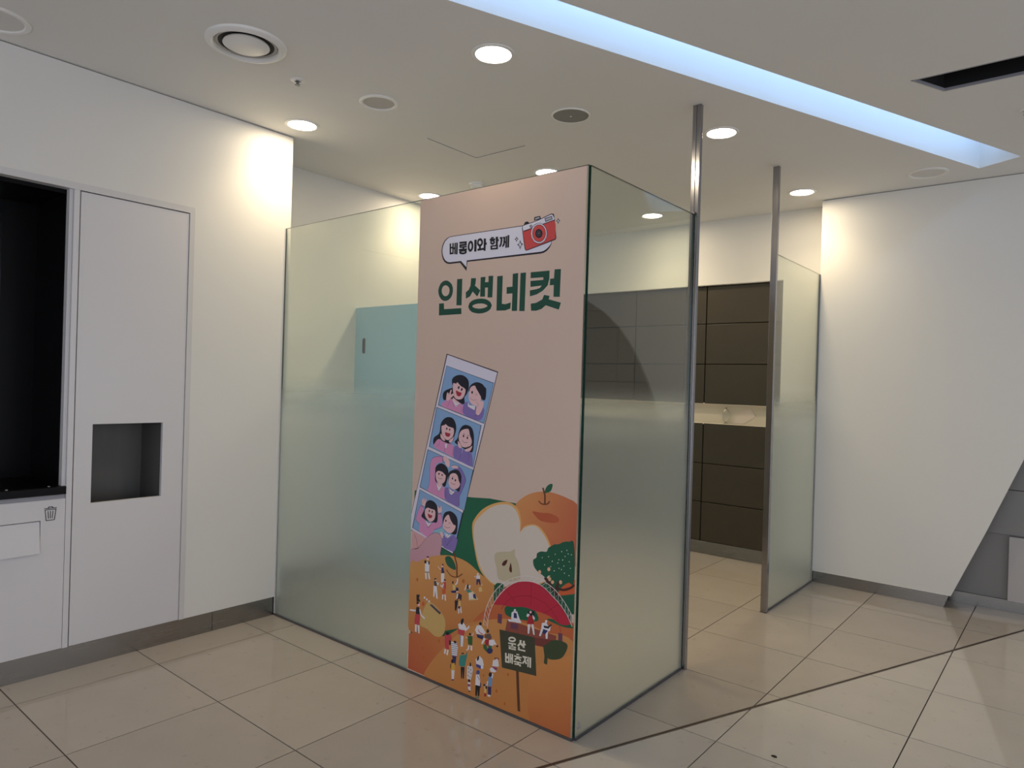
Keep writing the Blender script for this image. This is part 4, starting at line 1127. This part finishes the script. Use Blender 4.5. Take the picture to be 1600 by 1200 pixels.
('visitor_print#25','P','blue2',0,[-534,171,-505,171,-505,155,-532,158]),
('visitor_print#25','P','hair',0,[-527,204,-516,214,-518,196,-524,187,-531,189]),
('visitor_print#25','P','white',0,[-489,168,-490,164,-492,161,-495,158,-499,157,-502,158,-504,160,-505,164,-505,168,-503,171,-499,174,-496,175,-492,174,-490,172]),
('visitor_print#26','P','white',0,[-433,216,-402,225,-397,196,-436,188]),
('visitor_print#26','P','purple2',0,[-436,188,-405,187,-413,173,-438,176]),
('visitor_print#26','P','white',0,[-451,172,-438,183,-411,172,-422,163,-446,160]),
('visitor_print#26','P','hair',0,[-398,231,-400,229,-404,227,-409,226,-416,225,-421,225,-425,225,-426,227,-424,228,-420,230,-414,232,-408,233,-403,233,-399,232]),
('visitor_print#26','P','skin',0,[-405,227,-405,225,-407,223,-410,222,-413,221,-416,221,-418,222,-419,223,-418,225,-416,227,-413,229,-410,230,-407,230,-405,229]),
('visitor_print#27','P','white',0,[-534,120,-515,129,-507,110,-506,77,-536,71]),
('visitor_print#27','P','black',0,[-534,74,-506,77,-509,30,-518,27,-521,58,-523,27,-534,25]),
('visitor_print#27','P','blue3',0,[-510,139,-511,134,-514,129,-518,126,-523,125,-527,126,-531,128,-532,132,-531,137,-528,141,-524,145,-519,146,-514,145,-511,143]),
('visitor_print#27','L','navy',3,[-524,119,-509,103]),
('visitor_print#27','P','navy',0,[-507,94,-501,92,-501,71,-507,71]),
('visitor_print#27','P','teal',0,[-536,21,-511,26,-513,18,-534,16]),
('visitor_print#28','P','lblue',0,[-458,135,-434,142,-435,98,-457,92]),
('visitor_print#28','P','navy',0,[-460,89,-439,94,-439,57,-457,54]),
('visitor_print#28','P','hair',0,[-437,150,-438,145,-440,141,-444,138,-449,136,-453,137,-455,140,-457,144,-456,148,-453,153,-449,156,-445,157,-441,156,-438,154]),
('visitor_print#28','L','white',7,[-436,135,-432,156]),
('visitor_print#28','P','white',0,[-464,113,-458,113,-463,90,-468,90]),
('visitor_print#28','P','white',0,[-460,54,-441,56,-444,47,-459,45]),
('visitor_print#29','P','sand',0,[-481,87,-470,91,-467,58,-479,54]),
('visitor_print#29','P','hair',0,[-474,91,-475,89,-477,87,-479,85,-482,84,-484,85,-486,86,-487,88,-486,90,-485,92,-482,94,-479,94,-477,94,-475,93]),
('visitor_print#29','P','redd',0,[-479,53,-468,55,-468,41,-480,39]),
('visitor_print#29','P','hair',0,[-463,85,-464,81,-465,78,-467,75,-469,75,-472,76,-473,78,-474,81,-474,85,-472,88,-470,90,-468,91,-466,90,-464,88]),
('title_lettering','L','title',23,[-765,1893,-768,1880,-775,1869,-786,1862,-798,1859,-812,1860,-824,1866,-834,1876,-840,1888,-842,1901,-838,1914,-831,1925,-820,1932,-807,1935,-794,1933,-782,1927,-772,1918,-766,1906,-765,1893]),
('title_lettering','P','title',0,[-728,1947,-694,1947,-694,1821,-728,1823]),
('title_lettering','P','title',0,[-845,1837,-812,1837,-810,1808,-695,1808,-693,1780,-844,1779]),
('title_lettering','P','title',0,[-637,1945,-606,1943,-609,1914,-613,1910,-577,1884,-595,1857,-625,1882,-640,1861,-667,1851,-669,1881,-650,1892,-640,1911]),
('title_lettering','P','title',0,[-577,1945,-547,1945,-549,1920,-528,1920,-529,1947,-500,1946,-502,1848,-531,1849,-531,1895,-548,1895,-547,1854,-577,1855]),
('title_lettering','L','title',22.5,[-516,1811,-519,1804,-529,1797,-544,1792,-563,1789,-584,1789,-605,1792,-622,1797,-633,1805,-638,1813,-635,1821,-625,1828,-609,1833,-590,1835,-568,1835,-548,1832,-532,1826,-521,1819,-516,1811]),
('title_lettering','P','title',0,[-476,1942,-443,1942,-444,1816,-424,1813,-392,1819,-394,1792,-423,1785,-475,1786]),
('title_lettering','P','title',0,[-418,1889,-385,1889,-385,1946,-354,1947,-355,1780,-385,1781,-384,1859,-418,1859]),
('title_lettering','P','title',0,[-341,1946,-310,1946,-312,1777,-342,1779]),
('title_lettering','P','title',0,[-284,1945,-182,1944,-182,1911,-190,1882,-214,1861,-246,1847,-285,1840,-286,1866,-252,1869,-232,1873,-221,1883,-283,1881,-284,1907,-214,1907,-215,1918,-284,1919]),
('title_lettering','P','title',0,[-178,1909,-158,1909,-156,1947,-123,1946,-125,1829,-158,1831,-158,1881,-179,1881]),
('title_lettering','P','title',0,[-208,1842,-178,1836,-183,1822,-118,1804,-128,1775,-197,1797,-220,1782,-248,1776,-276,1777,-279,1808,-250,1810,-217,1823]),
('speech_bubble','P','ink',0,[-768,2157,-335,2155,-176,2073,-175,2064,-178,2053,-186,2041,-199,2030,-216,2023,-233,2021,-664,2024,-669,1981,-712,2024,-783,2024,-800,2028,-816,2037,-828,2051,-835,2069,-839,2090,-837,2109,-831,2126,-820,2140,-805,2150,-788,2156]),
('speech_bubble','P','bub',0,[-766,2154,-335,2152,-177,2070,-178,2063,-182,2054,-192,2045,-204,2037,-218,2031,-234,2029,-669,2031,-670,2000,-706,2032,-780,2032,-795,2035,-811,2044,-821,2056,-829,2072,-833,2090,-831,2108,-825,2123,-815,2137,-801,2147,-786,2153]),
('speech_bubble','P','ink',0,[-369,2110,-365,2102,-358,2098,-365,2094,-368,2085,-373,2094,-381,2099,-373,2102]),
('speech_bubble','P','ink',0,[-349,2093,-342,2078,-331,2073,-342,2064,-347,2050,-354,2066,-365,2073,-353,2078]),
('speech_bubble','P','ink',0,[-146,2164,-141,2155,-134,2151,-141,2146,-145,2137,-149,2147,-157,2152,-149,2155]),
('speech_bubble','P','bub',0,[-348,2084,-345,2075,-338,2072,-344,2067,-347,2059,-351,2068,-357,2072,-351,2076]),
('speech_bubble','P','bub',0,[-369,2103,-367,2100,-364,2098,-367,2096,-369,2092,-371,2096,-374,2098,-370,2100]),
('speech_bubble','P','bub',0,[-145,2157,-144,2153,-140,2151,-143,2148,-145,2144,-147,2149,-150,2151,-147,2153]),
('bubble_lettering','P','black',0,[-784,2122,-775,2122,-775,2105,-766,2105,-766,2122,-758,2122,-757,2070,-782,2070]),
('bubble_lettering','L','black',1.1,[-784,2122,-775,2122,-775,2105,-766,2105,-766,2122,-758,2122,-757,2070,-782,2070,-784,2122]),
('bubble_lettering','P','bub',0,[-774,2097,-766,2097,-765,2078,-773,2078]),
('bubble_lettering','P','black',0,[-758,2101,-750,2101,-749,2093,-758,2093]),
('bubble_lettering','L','black',1.1,[-758,2101,-750,2101,-749,2093,-758,2093,-758,2101]),
('bubble_lettering','P','black',0,[-751,2122,-744,2122,-743,2068,-751,2068]),
('bubble_lettering','L','black',1.1,[-751,2122,-744,2122,-743,2068,-751,2068,-751,2122]),
('bubble_lettering','P','black',0,[-740,2122,-731,2121,-731,2066,-740,2066]),
('bubble_lettering','L','black',1.1,[-740,2122,-731,2121,-731,2066,-740,2066,-740,2122]),
('bubble_lettering','P','black',0,[-720,2123,-672,2121,-672,2102,-707,2103,-707,2100,-671,2099,-670,2093,-718,2095,-719,2111,-684,2110,-684,2113,-719,2115]),
('bubble_lettering','L','black',1.1,[-720,2123,-672,2121,-672,2102,-707,2103,-707,2100,-671,2099,-670,2093,-718,2095,-719,2111,-684,2110,-684,2113,-719,2115,-720,2123]),
('bubble_lettering','P','black',0,[-699,2095,-688,2095,-687,2088,-669,2087,-669,2080,-721,2081,-722,2089,-698,2089]),
('bubble_lettering','L','black',1.1,[-699,2095,-688,2095,-687,2088,-669,2087,-669,2080,-721,2081,-722,2089,-698,2089,-699,2095]),
('bubble_lettering','L','black',9,[-674,2072,-675,2070,-678,2068,-683,2067,-690,2066,-697,2067,-704,2068,-709,2069,-713,2071,-715,2074,-714,2076,-711,2078,-706,2079,-699,2080,-692,2080,-685,2079,-680,2077,-676,2075,-674,2072]),
('bubble_lettering','L','black',11,[-634,2093,-635,2087,-638,2081,-641,2077,-645,2075,-649,2075,-653,2078,-657,2083,-659,2090,-659,2097,-658,2104,-656,2110,-652,2114,-648,2116,-644,2115,-640,2112,-637,2107,-635,2101,-634,2093]),
('bubble_lettering','P','black',0,[-623,2123,-609,2122,-609,2067,-622,2068]),
('bubble_lettering','L','black',1.1,[-623,2123,-609,2122,-609,2067,-622,2068,-623,2123]),
('bubble_lettering','L','black',10.5,[-574,2105,-575,2100,-578,2096,-581,2094,-586,2093,-591,2093,-595,2096,-599,2099,-601,2104,-601,2109,-600,2114,-598,2118,-594,2120,-590,2121,-585,2121,-581,2118,-577,2115,-575,2110,-574,2105]),
('bubble_lettering','P','black',0,[-593,2091,-582,2091,-581,2078,-564,2080,-563,2071,-602,2070,-602,2078,-593,2079]),
('bubble_lettering','L','black',1.1,[-593,2091,-582,2091,-581,2078,-564,2080,-563,2071,-602,2070,-602,2078,-593,2079,-593,2091]),
('bubble_lettering','P','black',0,[-564,2122,-552,2121,-551,2102,-546,2102,-546,2092,-552,2092,-552,2065,-563,2066]),
('bubble_lettering','L','black',1.1,[-564,2122,-552,2121,-551,2102,-546,2102,-546,2092,-552,2092,-552,2065,-563,2066,-564,2122]),
('bubble_lettering','P','black',0,[-523,2119,-513,2119,-513,2116,-495,2115,-494,2108,-528,2109,-528,2116,-523,2116]),
('bubble_lettering','L','black',1.1,[-523,2119,-513,2119,-513,2116,-495,2115,-494,2108,-528,2109,-528,2116,-523,2116,-523,2119]),
('bubble_lettering','P','black',0,[-519,2123,-503,2122,-503,2118,-519,2118]),
('bubble_lettering','L','black',1.1,[-519,2123,-503,2122,-503,2118,-519,2118,-519,2123]),
('bubble_lettering','L','black',9,[-500,2099,-500,2097,-502,2095,-505,2093,-508,2093,-512,2093,-515,2094,-518,2096,-520,2099,-520,2101,-520,2104,-518,2106,-515,2107,-512,2108,-509,2107,-505,2106,-503,2104,-501,2102,-500,2099]),
('bubble_lettering','P','black',0,[-491,2122,-479,2121,-478,2109,-473,2109,-473,2101,-479,2101,-479,2085,-490,2085]),
('bubble_lettering','L','black',1.1,[-491,2122,-479,2121,-478,2109,-473,2109,-473,2101,-479,2101,-479,2085,-490,2085,-491,2122]),
('bubble_lettering','P','black',0,[-522,2085,-477,2084,-477,2065,-521,2067]),
('bubble_lettering','L','black',1.1,[-522,2085,-477,2084,-477,2065,-521,2067,-522,2085]),
('bubble_lettering','P','bub',0,[-511,2079,-487,2078,-487,2073,-511,2073]),
('bubble_lettering','P','black',0,[-467,2117,-452,2117,-452,2099,-456,2081,-465,2072,-470,2077,-463,2089,-461,2110,-467,2110]),
('bubble_lettering','L','black',1.1,[-467,2117,-452,2117,-452,2099,-456,2081,-465,2072,-470,2077,-463,2089,-461,2110,-467,2110,-467,2117]),
('bubble_lettering','P','black',0,[-449,2116,-435,2116,-435,2097,-438,2079,-448,2071,-452,2076,-445,2087,-444,2110,-448,2110]),
('bubble_lettering','L','black',1.1,[-449,2116,-435,2116,-435,2097,-438,2079,-448,2071,-452,2076,-445,2087,-444,2110,-448,2110,-449,2116]),
('bubble_lettering','P','black',0,[-438,2096,-431,2096,-432,2118,-424,2118,-424,2066,-432,2066,-432,2088,-439,2088]),
('bubble_lettering','L','black',1.1,[-438,2096,-431,2096,-432,2118,-424,2118,-424,2066,-432,2066,-432,2088,-439,2088,-438,2096]),
('bubble_lettering','P','black',0,[-421,2122,-412,2121,-412,2066,-421,2066]),
('bubble_lettering','L','black',1.1,[-421,2122,-412,2121,-412,2066,-421,2066,-421,2122]),
('camera_print','S','ink',0,[-328,2156,-324,2167,-312,2169,-304,2165,-301,2157]),
('camera_print','P','ink',0,[-275,2168,-273,2183,-242,2185,-238,2175,-236,2168]),
('camera_print','P','greyl',0,[-268,2171,-268,2178,-246,2181,-244,2174]),
('camera_print','S','ink',0,[-339,2150,-328,2157,-264,2166,-188,2185,-174,2184,-166,2175,-153,2088,-155,2076,-168,2070,-301,2043,-315,2045,-322,2054,-337,2127]),
('camera_print','S','red',0,[-334,2127,-327,2129,-263,2138,-168,2156,-157,2089,-158,2078,-170,2074,-302,2046,-312,2048,-318,2055]),
('camera_print','S','bub',0,[-336,2148,-326,2154,-264,2163,-187,2181,-176,2180,-171,2174,-168,2158,-222,2149,-328,2131,-332,2131]),
('camera_print','P','ink',0,[-331,2130,-169,2158,-169,2155,-331,2126]),
('camera_print','P','ink',0,[-217,2171,-178,2176,-174,2161,-212,2155]),
('camera_print','P','greyl',0,[-213,2168,-181,2173,-178,2163,-209,2159]),
('camera_print','P','ink',0,[-282,2145,-282,2142,-284,2140,-287,2139,-291,2140,-294,2141,-296,2144,-297,2147,-296,2149,-294,2151,-291,2152,-288,2152,-285,2150,-283,2148]),
('camera_print','P','bub',0,[-286,2145,-286,2144,-287,2143,-288,2143,-290,2143,-291,2144,-292,2145,-292,2146,-292,2147,-291,2148,-290,2149,-289,2149,-287,2148,-286,2147]),
('camera_print','P','ink',0,[-200,2104,-204,2085,-215,2071,-233,2064,-253,2066,-271,2077,-284,2094,-289,2115,-286,2134,-274,2149,-256,2155,-236,2153,-218,2142,-205,2125]),
('camera_print','P','bub',0,[-202,2105,-205,2086,-216,2072,-233,2066,-252,2068,-270,2078,-283,2095,-288,2114,-284,2133,-272,2147,-255,2153,-236,2151,-219,2140,-207,2124]),
('camera_print','P','ink',0,[-207,2105,-210,2089,-220,2077,-235,2071,-251,2073,-267,2082,-278,2097,-282,2114,-279,2130,-269,2142,-254,2148,-237,2146,-222,2137,-211,2122]),
('camera_print','P','red',0,[-209,2105,-212,2090,-221,2079,-235,2073,-251,2075,-266,2083,-276,2097,-280,2114,-277,2129,-268,2141,-254,2146,-238,2144,-223,2135,-213,2121]),
('camera_print','P','ink',0,[-225,2107,-227,2098,-232,2092,-240,2089,-249,2090,-257,2095,-263,2102,-265,2111,-264,2119,-258,2126,-250,2129,-241,2127,-233,2123,-227,2115]),
('camera_print','P','dkg',0,[-233,2107,-234,2102,-237,2099,-242,2097,-247,2097,-252,2100,-256,2105,-257,2110,-256,2115,-253,2119,-248,2121,-243,2120,-238,2117,-235,2113]),
('camera_print','P','ink',0,[-238,2108,-238,2105,-240,2103,-243,2102,-247,2102,-250,2104,-252,2106,-252,2110,-252,2113,-250,2115,-247,2116,-244,2116,-241,2114,-239,2111]),
('camera_print','P','grey',0,[-242,2109,-242,2108,-243,2107,-244,2107,-245,2107,-246,2107,-247,2109,-247,2110,-247,2111,-247,2112,-245,2112,-244,2112,-243,2112,-242,2111]),
('sign_lettering','L','stext',7.5,[-309,340,-310,337,-313,334,-318,331,-324,329,-330,328,-336,328,-340,328,-343,330,-344,333,-343,336,-340,339,-335,342,-329,344,-323,345,-317,345,-312,344,-310,342,-309,340]),
('sign_lettering','P','stext',0,[-348,318,-304,324,-303,317,-320,316,-319,309,-329,307,-329,314,-348,312]),
('sign_lettering','P','stext',0,[-346,306,-304,310,-304,302,-333,299,-333,296,-303,300,-303,294,-344,290,-344,300,-314,304,-314,307,-345,302]),
('sign_lettering','P','stext',0,[-284,345,-273,347,-274,336,-263,329,-269,320,-279,326,-290,314,-297,318,-285,332]),
('sign_lettering','P','stext',0,[-266,347,-255,348,-256,337,-250,337,-250,330,-256,329,-256,317,-266,316]),
('sign_lettering','P','stext',0,[-291,314,-282,315,-283,306,-251,309,-251,302,-292,299]),
('sign_lettering','P','stext',0,[-364,268,-355,269,-355,256,-346,256,-346,271,-338,271,-337,229,-362,226]),
('sign_lettering','P','sign',0,[-354,246,-346,247,-345,235,-354,235]),
('sign_lettering','P','stext',0,[-335,272,-329,273,-328,257,-325,257,-326,273,-318,273,-318,230,-325,230,-326,248,-329,248,-328,232,-335,231]),
('sign_lettering','P','stext',0,[-300,281,-284,283,-284,278,-300,276]),
('sign_lettering','P','stext',0,[-312,271,-271,274,-270,269,-285,266,-272,261,-277,255,-290,261,-305,251,-311,255,-297,266,-312,265]),
('sign_lettering','P','stext',0,[-314,247,-268,252,-267,246,-284,244,-284,239,-294,238,-294,243,-314,241]),
('sign_lettering','P','stext',0,[-309,238,-273,241,-273,232,-282,231,-282,235,-309,231]),
('sign_lettering','P','stext',0,[-266,281,-240,284,-240,277,-247,276,-248,267,-239,255,-246,249,-253,258,-260,247,-267,250,-256,265,-257,275,-265,274]),
('sign_lettering','P','stext',0,[-242,272,-237,273,-237,285,-231,286,-230,242,-238,241,-237,265,-242,265]),
('sign_lettering','P','stext',0,[-228,285,-218,286,-218,242,-226,241]),
]

# ================================================================== POSTER (flat print on the front glass)
INK = dict(black=(22,22,26), ink=(30,26,40), title=(20,78,62), bub=(232,230,246), red=(214,78,78), greyl=(176,176,190), grey=(150,150,165), dkg=(78,72,78),
    stripw=(232,226,244), blue=(142,178,222), hair=(28,28,44), skin=(244,200,204), pink=(226,152,198), purple=(140,120,190), white=(238,234,240), mred=(176,46,66), mint=(150,200,214),
    thumb=(214,164,176), thumbL=(224,172,176), tink=(110,50,60), grn=(28,112,78), grnd=(24,98,66), tree=(20,92,66), brk=(70,36,30), dot=(230,232,214), prp=(240,186,150), redo=(214,98,54),
    pearG=(224,152,92), pearD=(196,96,58), brn=(120,66,36), lfd=(34,98,70), rind=(236,180,108), flesh=(226,212,200), core=(206,192,160), seed=(84,36,22),
    hillA=(220,158,92), hillB=(210,138,76), hillC=(216,150,86), hillD=(218,146,82), hillR=(202,106,62), spot=(196,108,44), leafd=(62,76,48), sheet=(214,178,112), dkbar=(88,74,92),
    stage=(196,38,66), staged=(160,26,50), truss=(236,224,220), deck=(150,78,64), deckd=(124,58,54), spkr=(110,66,92), navy=(44,50,104), redd=(176,36,48), redb=(206,74,84),
    ored=(214,96,60), sand=(226,196,130), dkb=(66,50,58), dkb2=(106,86,82), cream=(226,208,164), teal=(62,144,136), dteal=(40,110,96), dgrn=(50,100,58), yel=(226,178,80),
    patt=(226,220,222), purple2=(150,70,122), blue2=(56,70,160), blue3=(70,84,150), lblue=(116,160,206), sign=(66,68,52), stext=(238,232,214), wood=(96,58,38))
GRAD = dict(  # printed colour blends: end colour, start x/z, end x/z (m)
    pearG=((198,92,66), (-0.33, 0.86), (-0.02, 0.72)), hillA=((198,122,66), (-0.80, 0.50), (-0.70, 0.25)), hillB=((198,96,62), (-0.75, 0.35), (-0.90, 0.02)),
    hillC=((204,130,70), (-0.40, 0.35), (-0.30, 0.05)), hillD=((196,108,62), (-0.12, 0.26), (-0.04, 0.02)), grn=((20,92,66), (-0.9, 0.85), (-0.5, 0.6)),
    thumb=((206,150,170), (-0.9, 0.65), (-0.95, 0.45)))
PX0, PX1, PZ0, PZ1 = -0.998, -0.006, 0.014, HG - 0.004
YPOST = -TH / 2 - 0.0025

def print_mat():
    m = bpy.data.materials.new('poster_print')
    m.use_nodes = True
    nt = m.node_tree
    b = nt.nodes['Principled BSDF']
    b.inputs['Roughness'].default_value = 0.45
    at = nt.nodes.new('ShaderNodeVertexColor')
    at.layer_name = 'ink'
    nt.links.new(at.outputs['Color'], b.inputs['Base Color'])
    return m
PRINT = print_mat()

def smooth_closed(p, k=5):
    n, res = len(p), []
    for i in range(n):
        a, b, c, d = p[i - 1], p[i], p[(i + 1) % n], p[(i + 2) % n]
        for s in range(k):
            t = s / k
            res.append(tuple(0.5 * (2 * b[j] + (c[j] - a[j]) * t + (2 * a[j] - 5 * b[j] + 4 * c[j] - d[j]) * t * t + (3 * b[j] - a[j] - 3 * c[j] + d[j]) * t ** 3) for j in (0, 1)))
    return res
def smooth_open(p, k=5):
    q = [p[0]] + p + [p[-1]]
    res = []
    for i in range(1, len(q) - 2):
        a, b, c, d = q[i - 1], q[i], q[i + 1], q[i + 2]
        for s in range(k):
            t = s / k
            res.append(tuple(0.5 * (2 * b[j] + (c[j] - a[j]) * t + (2 * a[j] - 5 * b[j] + 4 * c[j] - d[j]) * t * t + (3 * b[j] - a[j] - 3 * c[j] + d[j]) * t ** 3) for j in (0, 1)))
    return res + [p[-1]]
def stroke(p, wd):
    n = len(p)
    L, Rr = [], []
    for i in range(n):
        a = Vector(p[max(i - 1, 0)])
        c = Vector(p[min(i + 1, n - 1)])
        closed = (Vector(p[0]) - Vector(p[-1])).length < 1e-3
        if closed and i in (0, n - 1):
            a, c = Vector(p[n - 2]), Vector(p[1])
        e0 = (Vector(p[i]) - a)
        e1 = (c - Vector(p[i]))
        e = (c - a)
        e = e.normalized() if e.length > 1e-9 else Vector((1, 0))
        nn = Vector((-e.y, e.x))
        k = 1.0
        if e0.length > 1e-6 and e1.length > 1e-6:
            cosh = max(0.55, math.sqrt(max(0.0, (1 + e0.normalized().dot(e1.normalized())) / 2)))
            k = 1 / cosh
        L.append(Vector(p[i]) + nn * wd / 2 * k)
        Rr.append(Vector(p[i]) - nn * wd / 2 * k)
    return L, Rr
def clip_rect(poly):
    q = [Vector(p) for p in poly]
    for nrm, d in ((Vector((1, 0)), PX0), (Vector((-1, 0)), -PX1), (Vector((0, 1)), PZ0), (Vector((0, -1)), -PZ1)):
        q = clip_half(q, nrm, d)
        if len(q) < 3:
            return []
    return q

shapes = []        # (group, colour key, list of vertex tuples, list of triangles/quads, bbox)
for (g, k, c, wd, flat) in POSTER_ART:
    p = [(flat[i] / 1000.0, flat[i + 1] / 1000.0) for i in range(0, len(flat), 2)]
    if k in 'PS':
        q = clip_rect(smooth_closed(p) if k == 'S' else p)
        q = [v for i, v in enumerate(q) if (v - q[i - 1]).length > 1e-5]
        if len(q) < 3:
            continue
        tri = tessellate_polygon([[Vector((v.x, v.y, 0)) for v in q]])
        vs_, fs_ = q, [tuple(t) for t in tri]
    else:
        L, Rr = stroke(smooth_open(p) if k == 'C' else p, wd / 1000.0)
        vs_, fs_ = [], []
        for i in range(len(L) - 1):
            quad = clip_rect([L[i], L[i + 1], Rr[i + 1], Rr[i]])
            if len(quad) >= 3:
                b0 = len(vs_)
                vs_ += quad
                fs_.append(tuple(range(b0, b0 + len(quad))))
        if not vs_:
            continue
    bb_ = (min(v.x for v in vs_), max(v.x for v in vs_), min(v.y for v in vs_), max(v.y for v in vs_))
    shapes.append([g, c, vs_, fs_, bb_, 1])
for i, s in enumerate(shapes):
    lv = 0
    for r in shapes[:i]:
        b, d_ = s[4], r[4]
        if b[0] < d_[1] and b[1] > d_[0] and b[2] < d_[3] and b[3] > d_[2]:
            lv = max(lv, r[5])
    s[5] = lv + 1

pos = empty('festival_poster', ((PX0 + PX1) / 2, -TH / 2, PZ0), 'tall pink and orange festival poster with green Korean title on the glass corner', 'poster')
sheet = MB().box((PX0, YPOST, PZ0), (PX1, -TH / 2 - 0.0002, PZ1)).build('poster_sheet', mat('poster_paper', srgb(222, 196, 181), 0.45, noise=0.01), pos)
parents = {}
PARTOF = {'bubble_lettering': 'speech_bubble', 'sign_lettering': 'sign_print', 'thumb_print': 'photo_strip'}
groups = []
for s in shapes:
    if s[0] not in groups:
        groups.append(s[0])
groups.sort(key=lambda g: g in PARTOF)
for g in groups:
    V, F, Cc = [], [], []
    for (gg, c, vs_, fs_, bb_, lv) in shapes:
        if gg != g:
            continue
        y = YPOST - lv * 0.00006
        b0 = len(V)
        base = Vector(srgb(*INK[c]))
        for v in vs_:
            V.append(Vector((v.x, y, v.y)))
            col = base
            if c in GRAD:
                e, a_, b_ = GRAD[c]
                a_, b_ = Vector(a_), Vector(b_)
                t_ = max(0.0, min(1.0, (Vector((v.x, v.y)) - a_).dot(b_ - a_) / (b_ - a_).length_squared))
                col = base.lerp(Vector(srgb(*e)), t_)
            Cc.append((*col, 1.0))
        F += [tuple(b0 + i for i in f) for f in fs_]
    par = pos if g not in PARTOF else parents[PARTOF[g]]
    mb = MB()
    mb.add(V, F)
    o = mb.build(g.split('#')[0], PRINT, par, fix=False)
    at = o.data.color_attributes.new('ink', 'FLOAT_COLOR', 'POINT')
    for i, cc in enumerate(Cc):
        at.data[i].color = cc
    parents[g] = o
for g, l in dict(title_lettering='large dark green Korean title lettering', speech_bubble='white speech bubble with black Korean lettering', camera_print='red and white camera drawing',
                 photo_strip='tilted white strip of four cartoon photos', sign_print='dark sign board with cream Korean lettering', stage_print='red arched stage with a white truss',
                 tree_print='dark green fruit tree').items():
    parents[g]['label'] = l
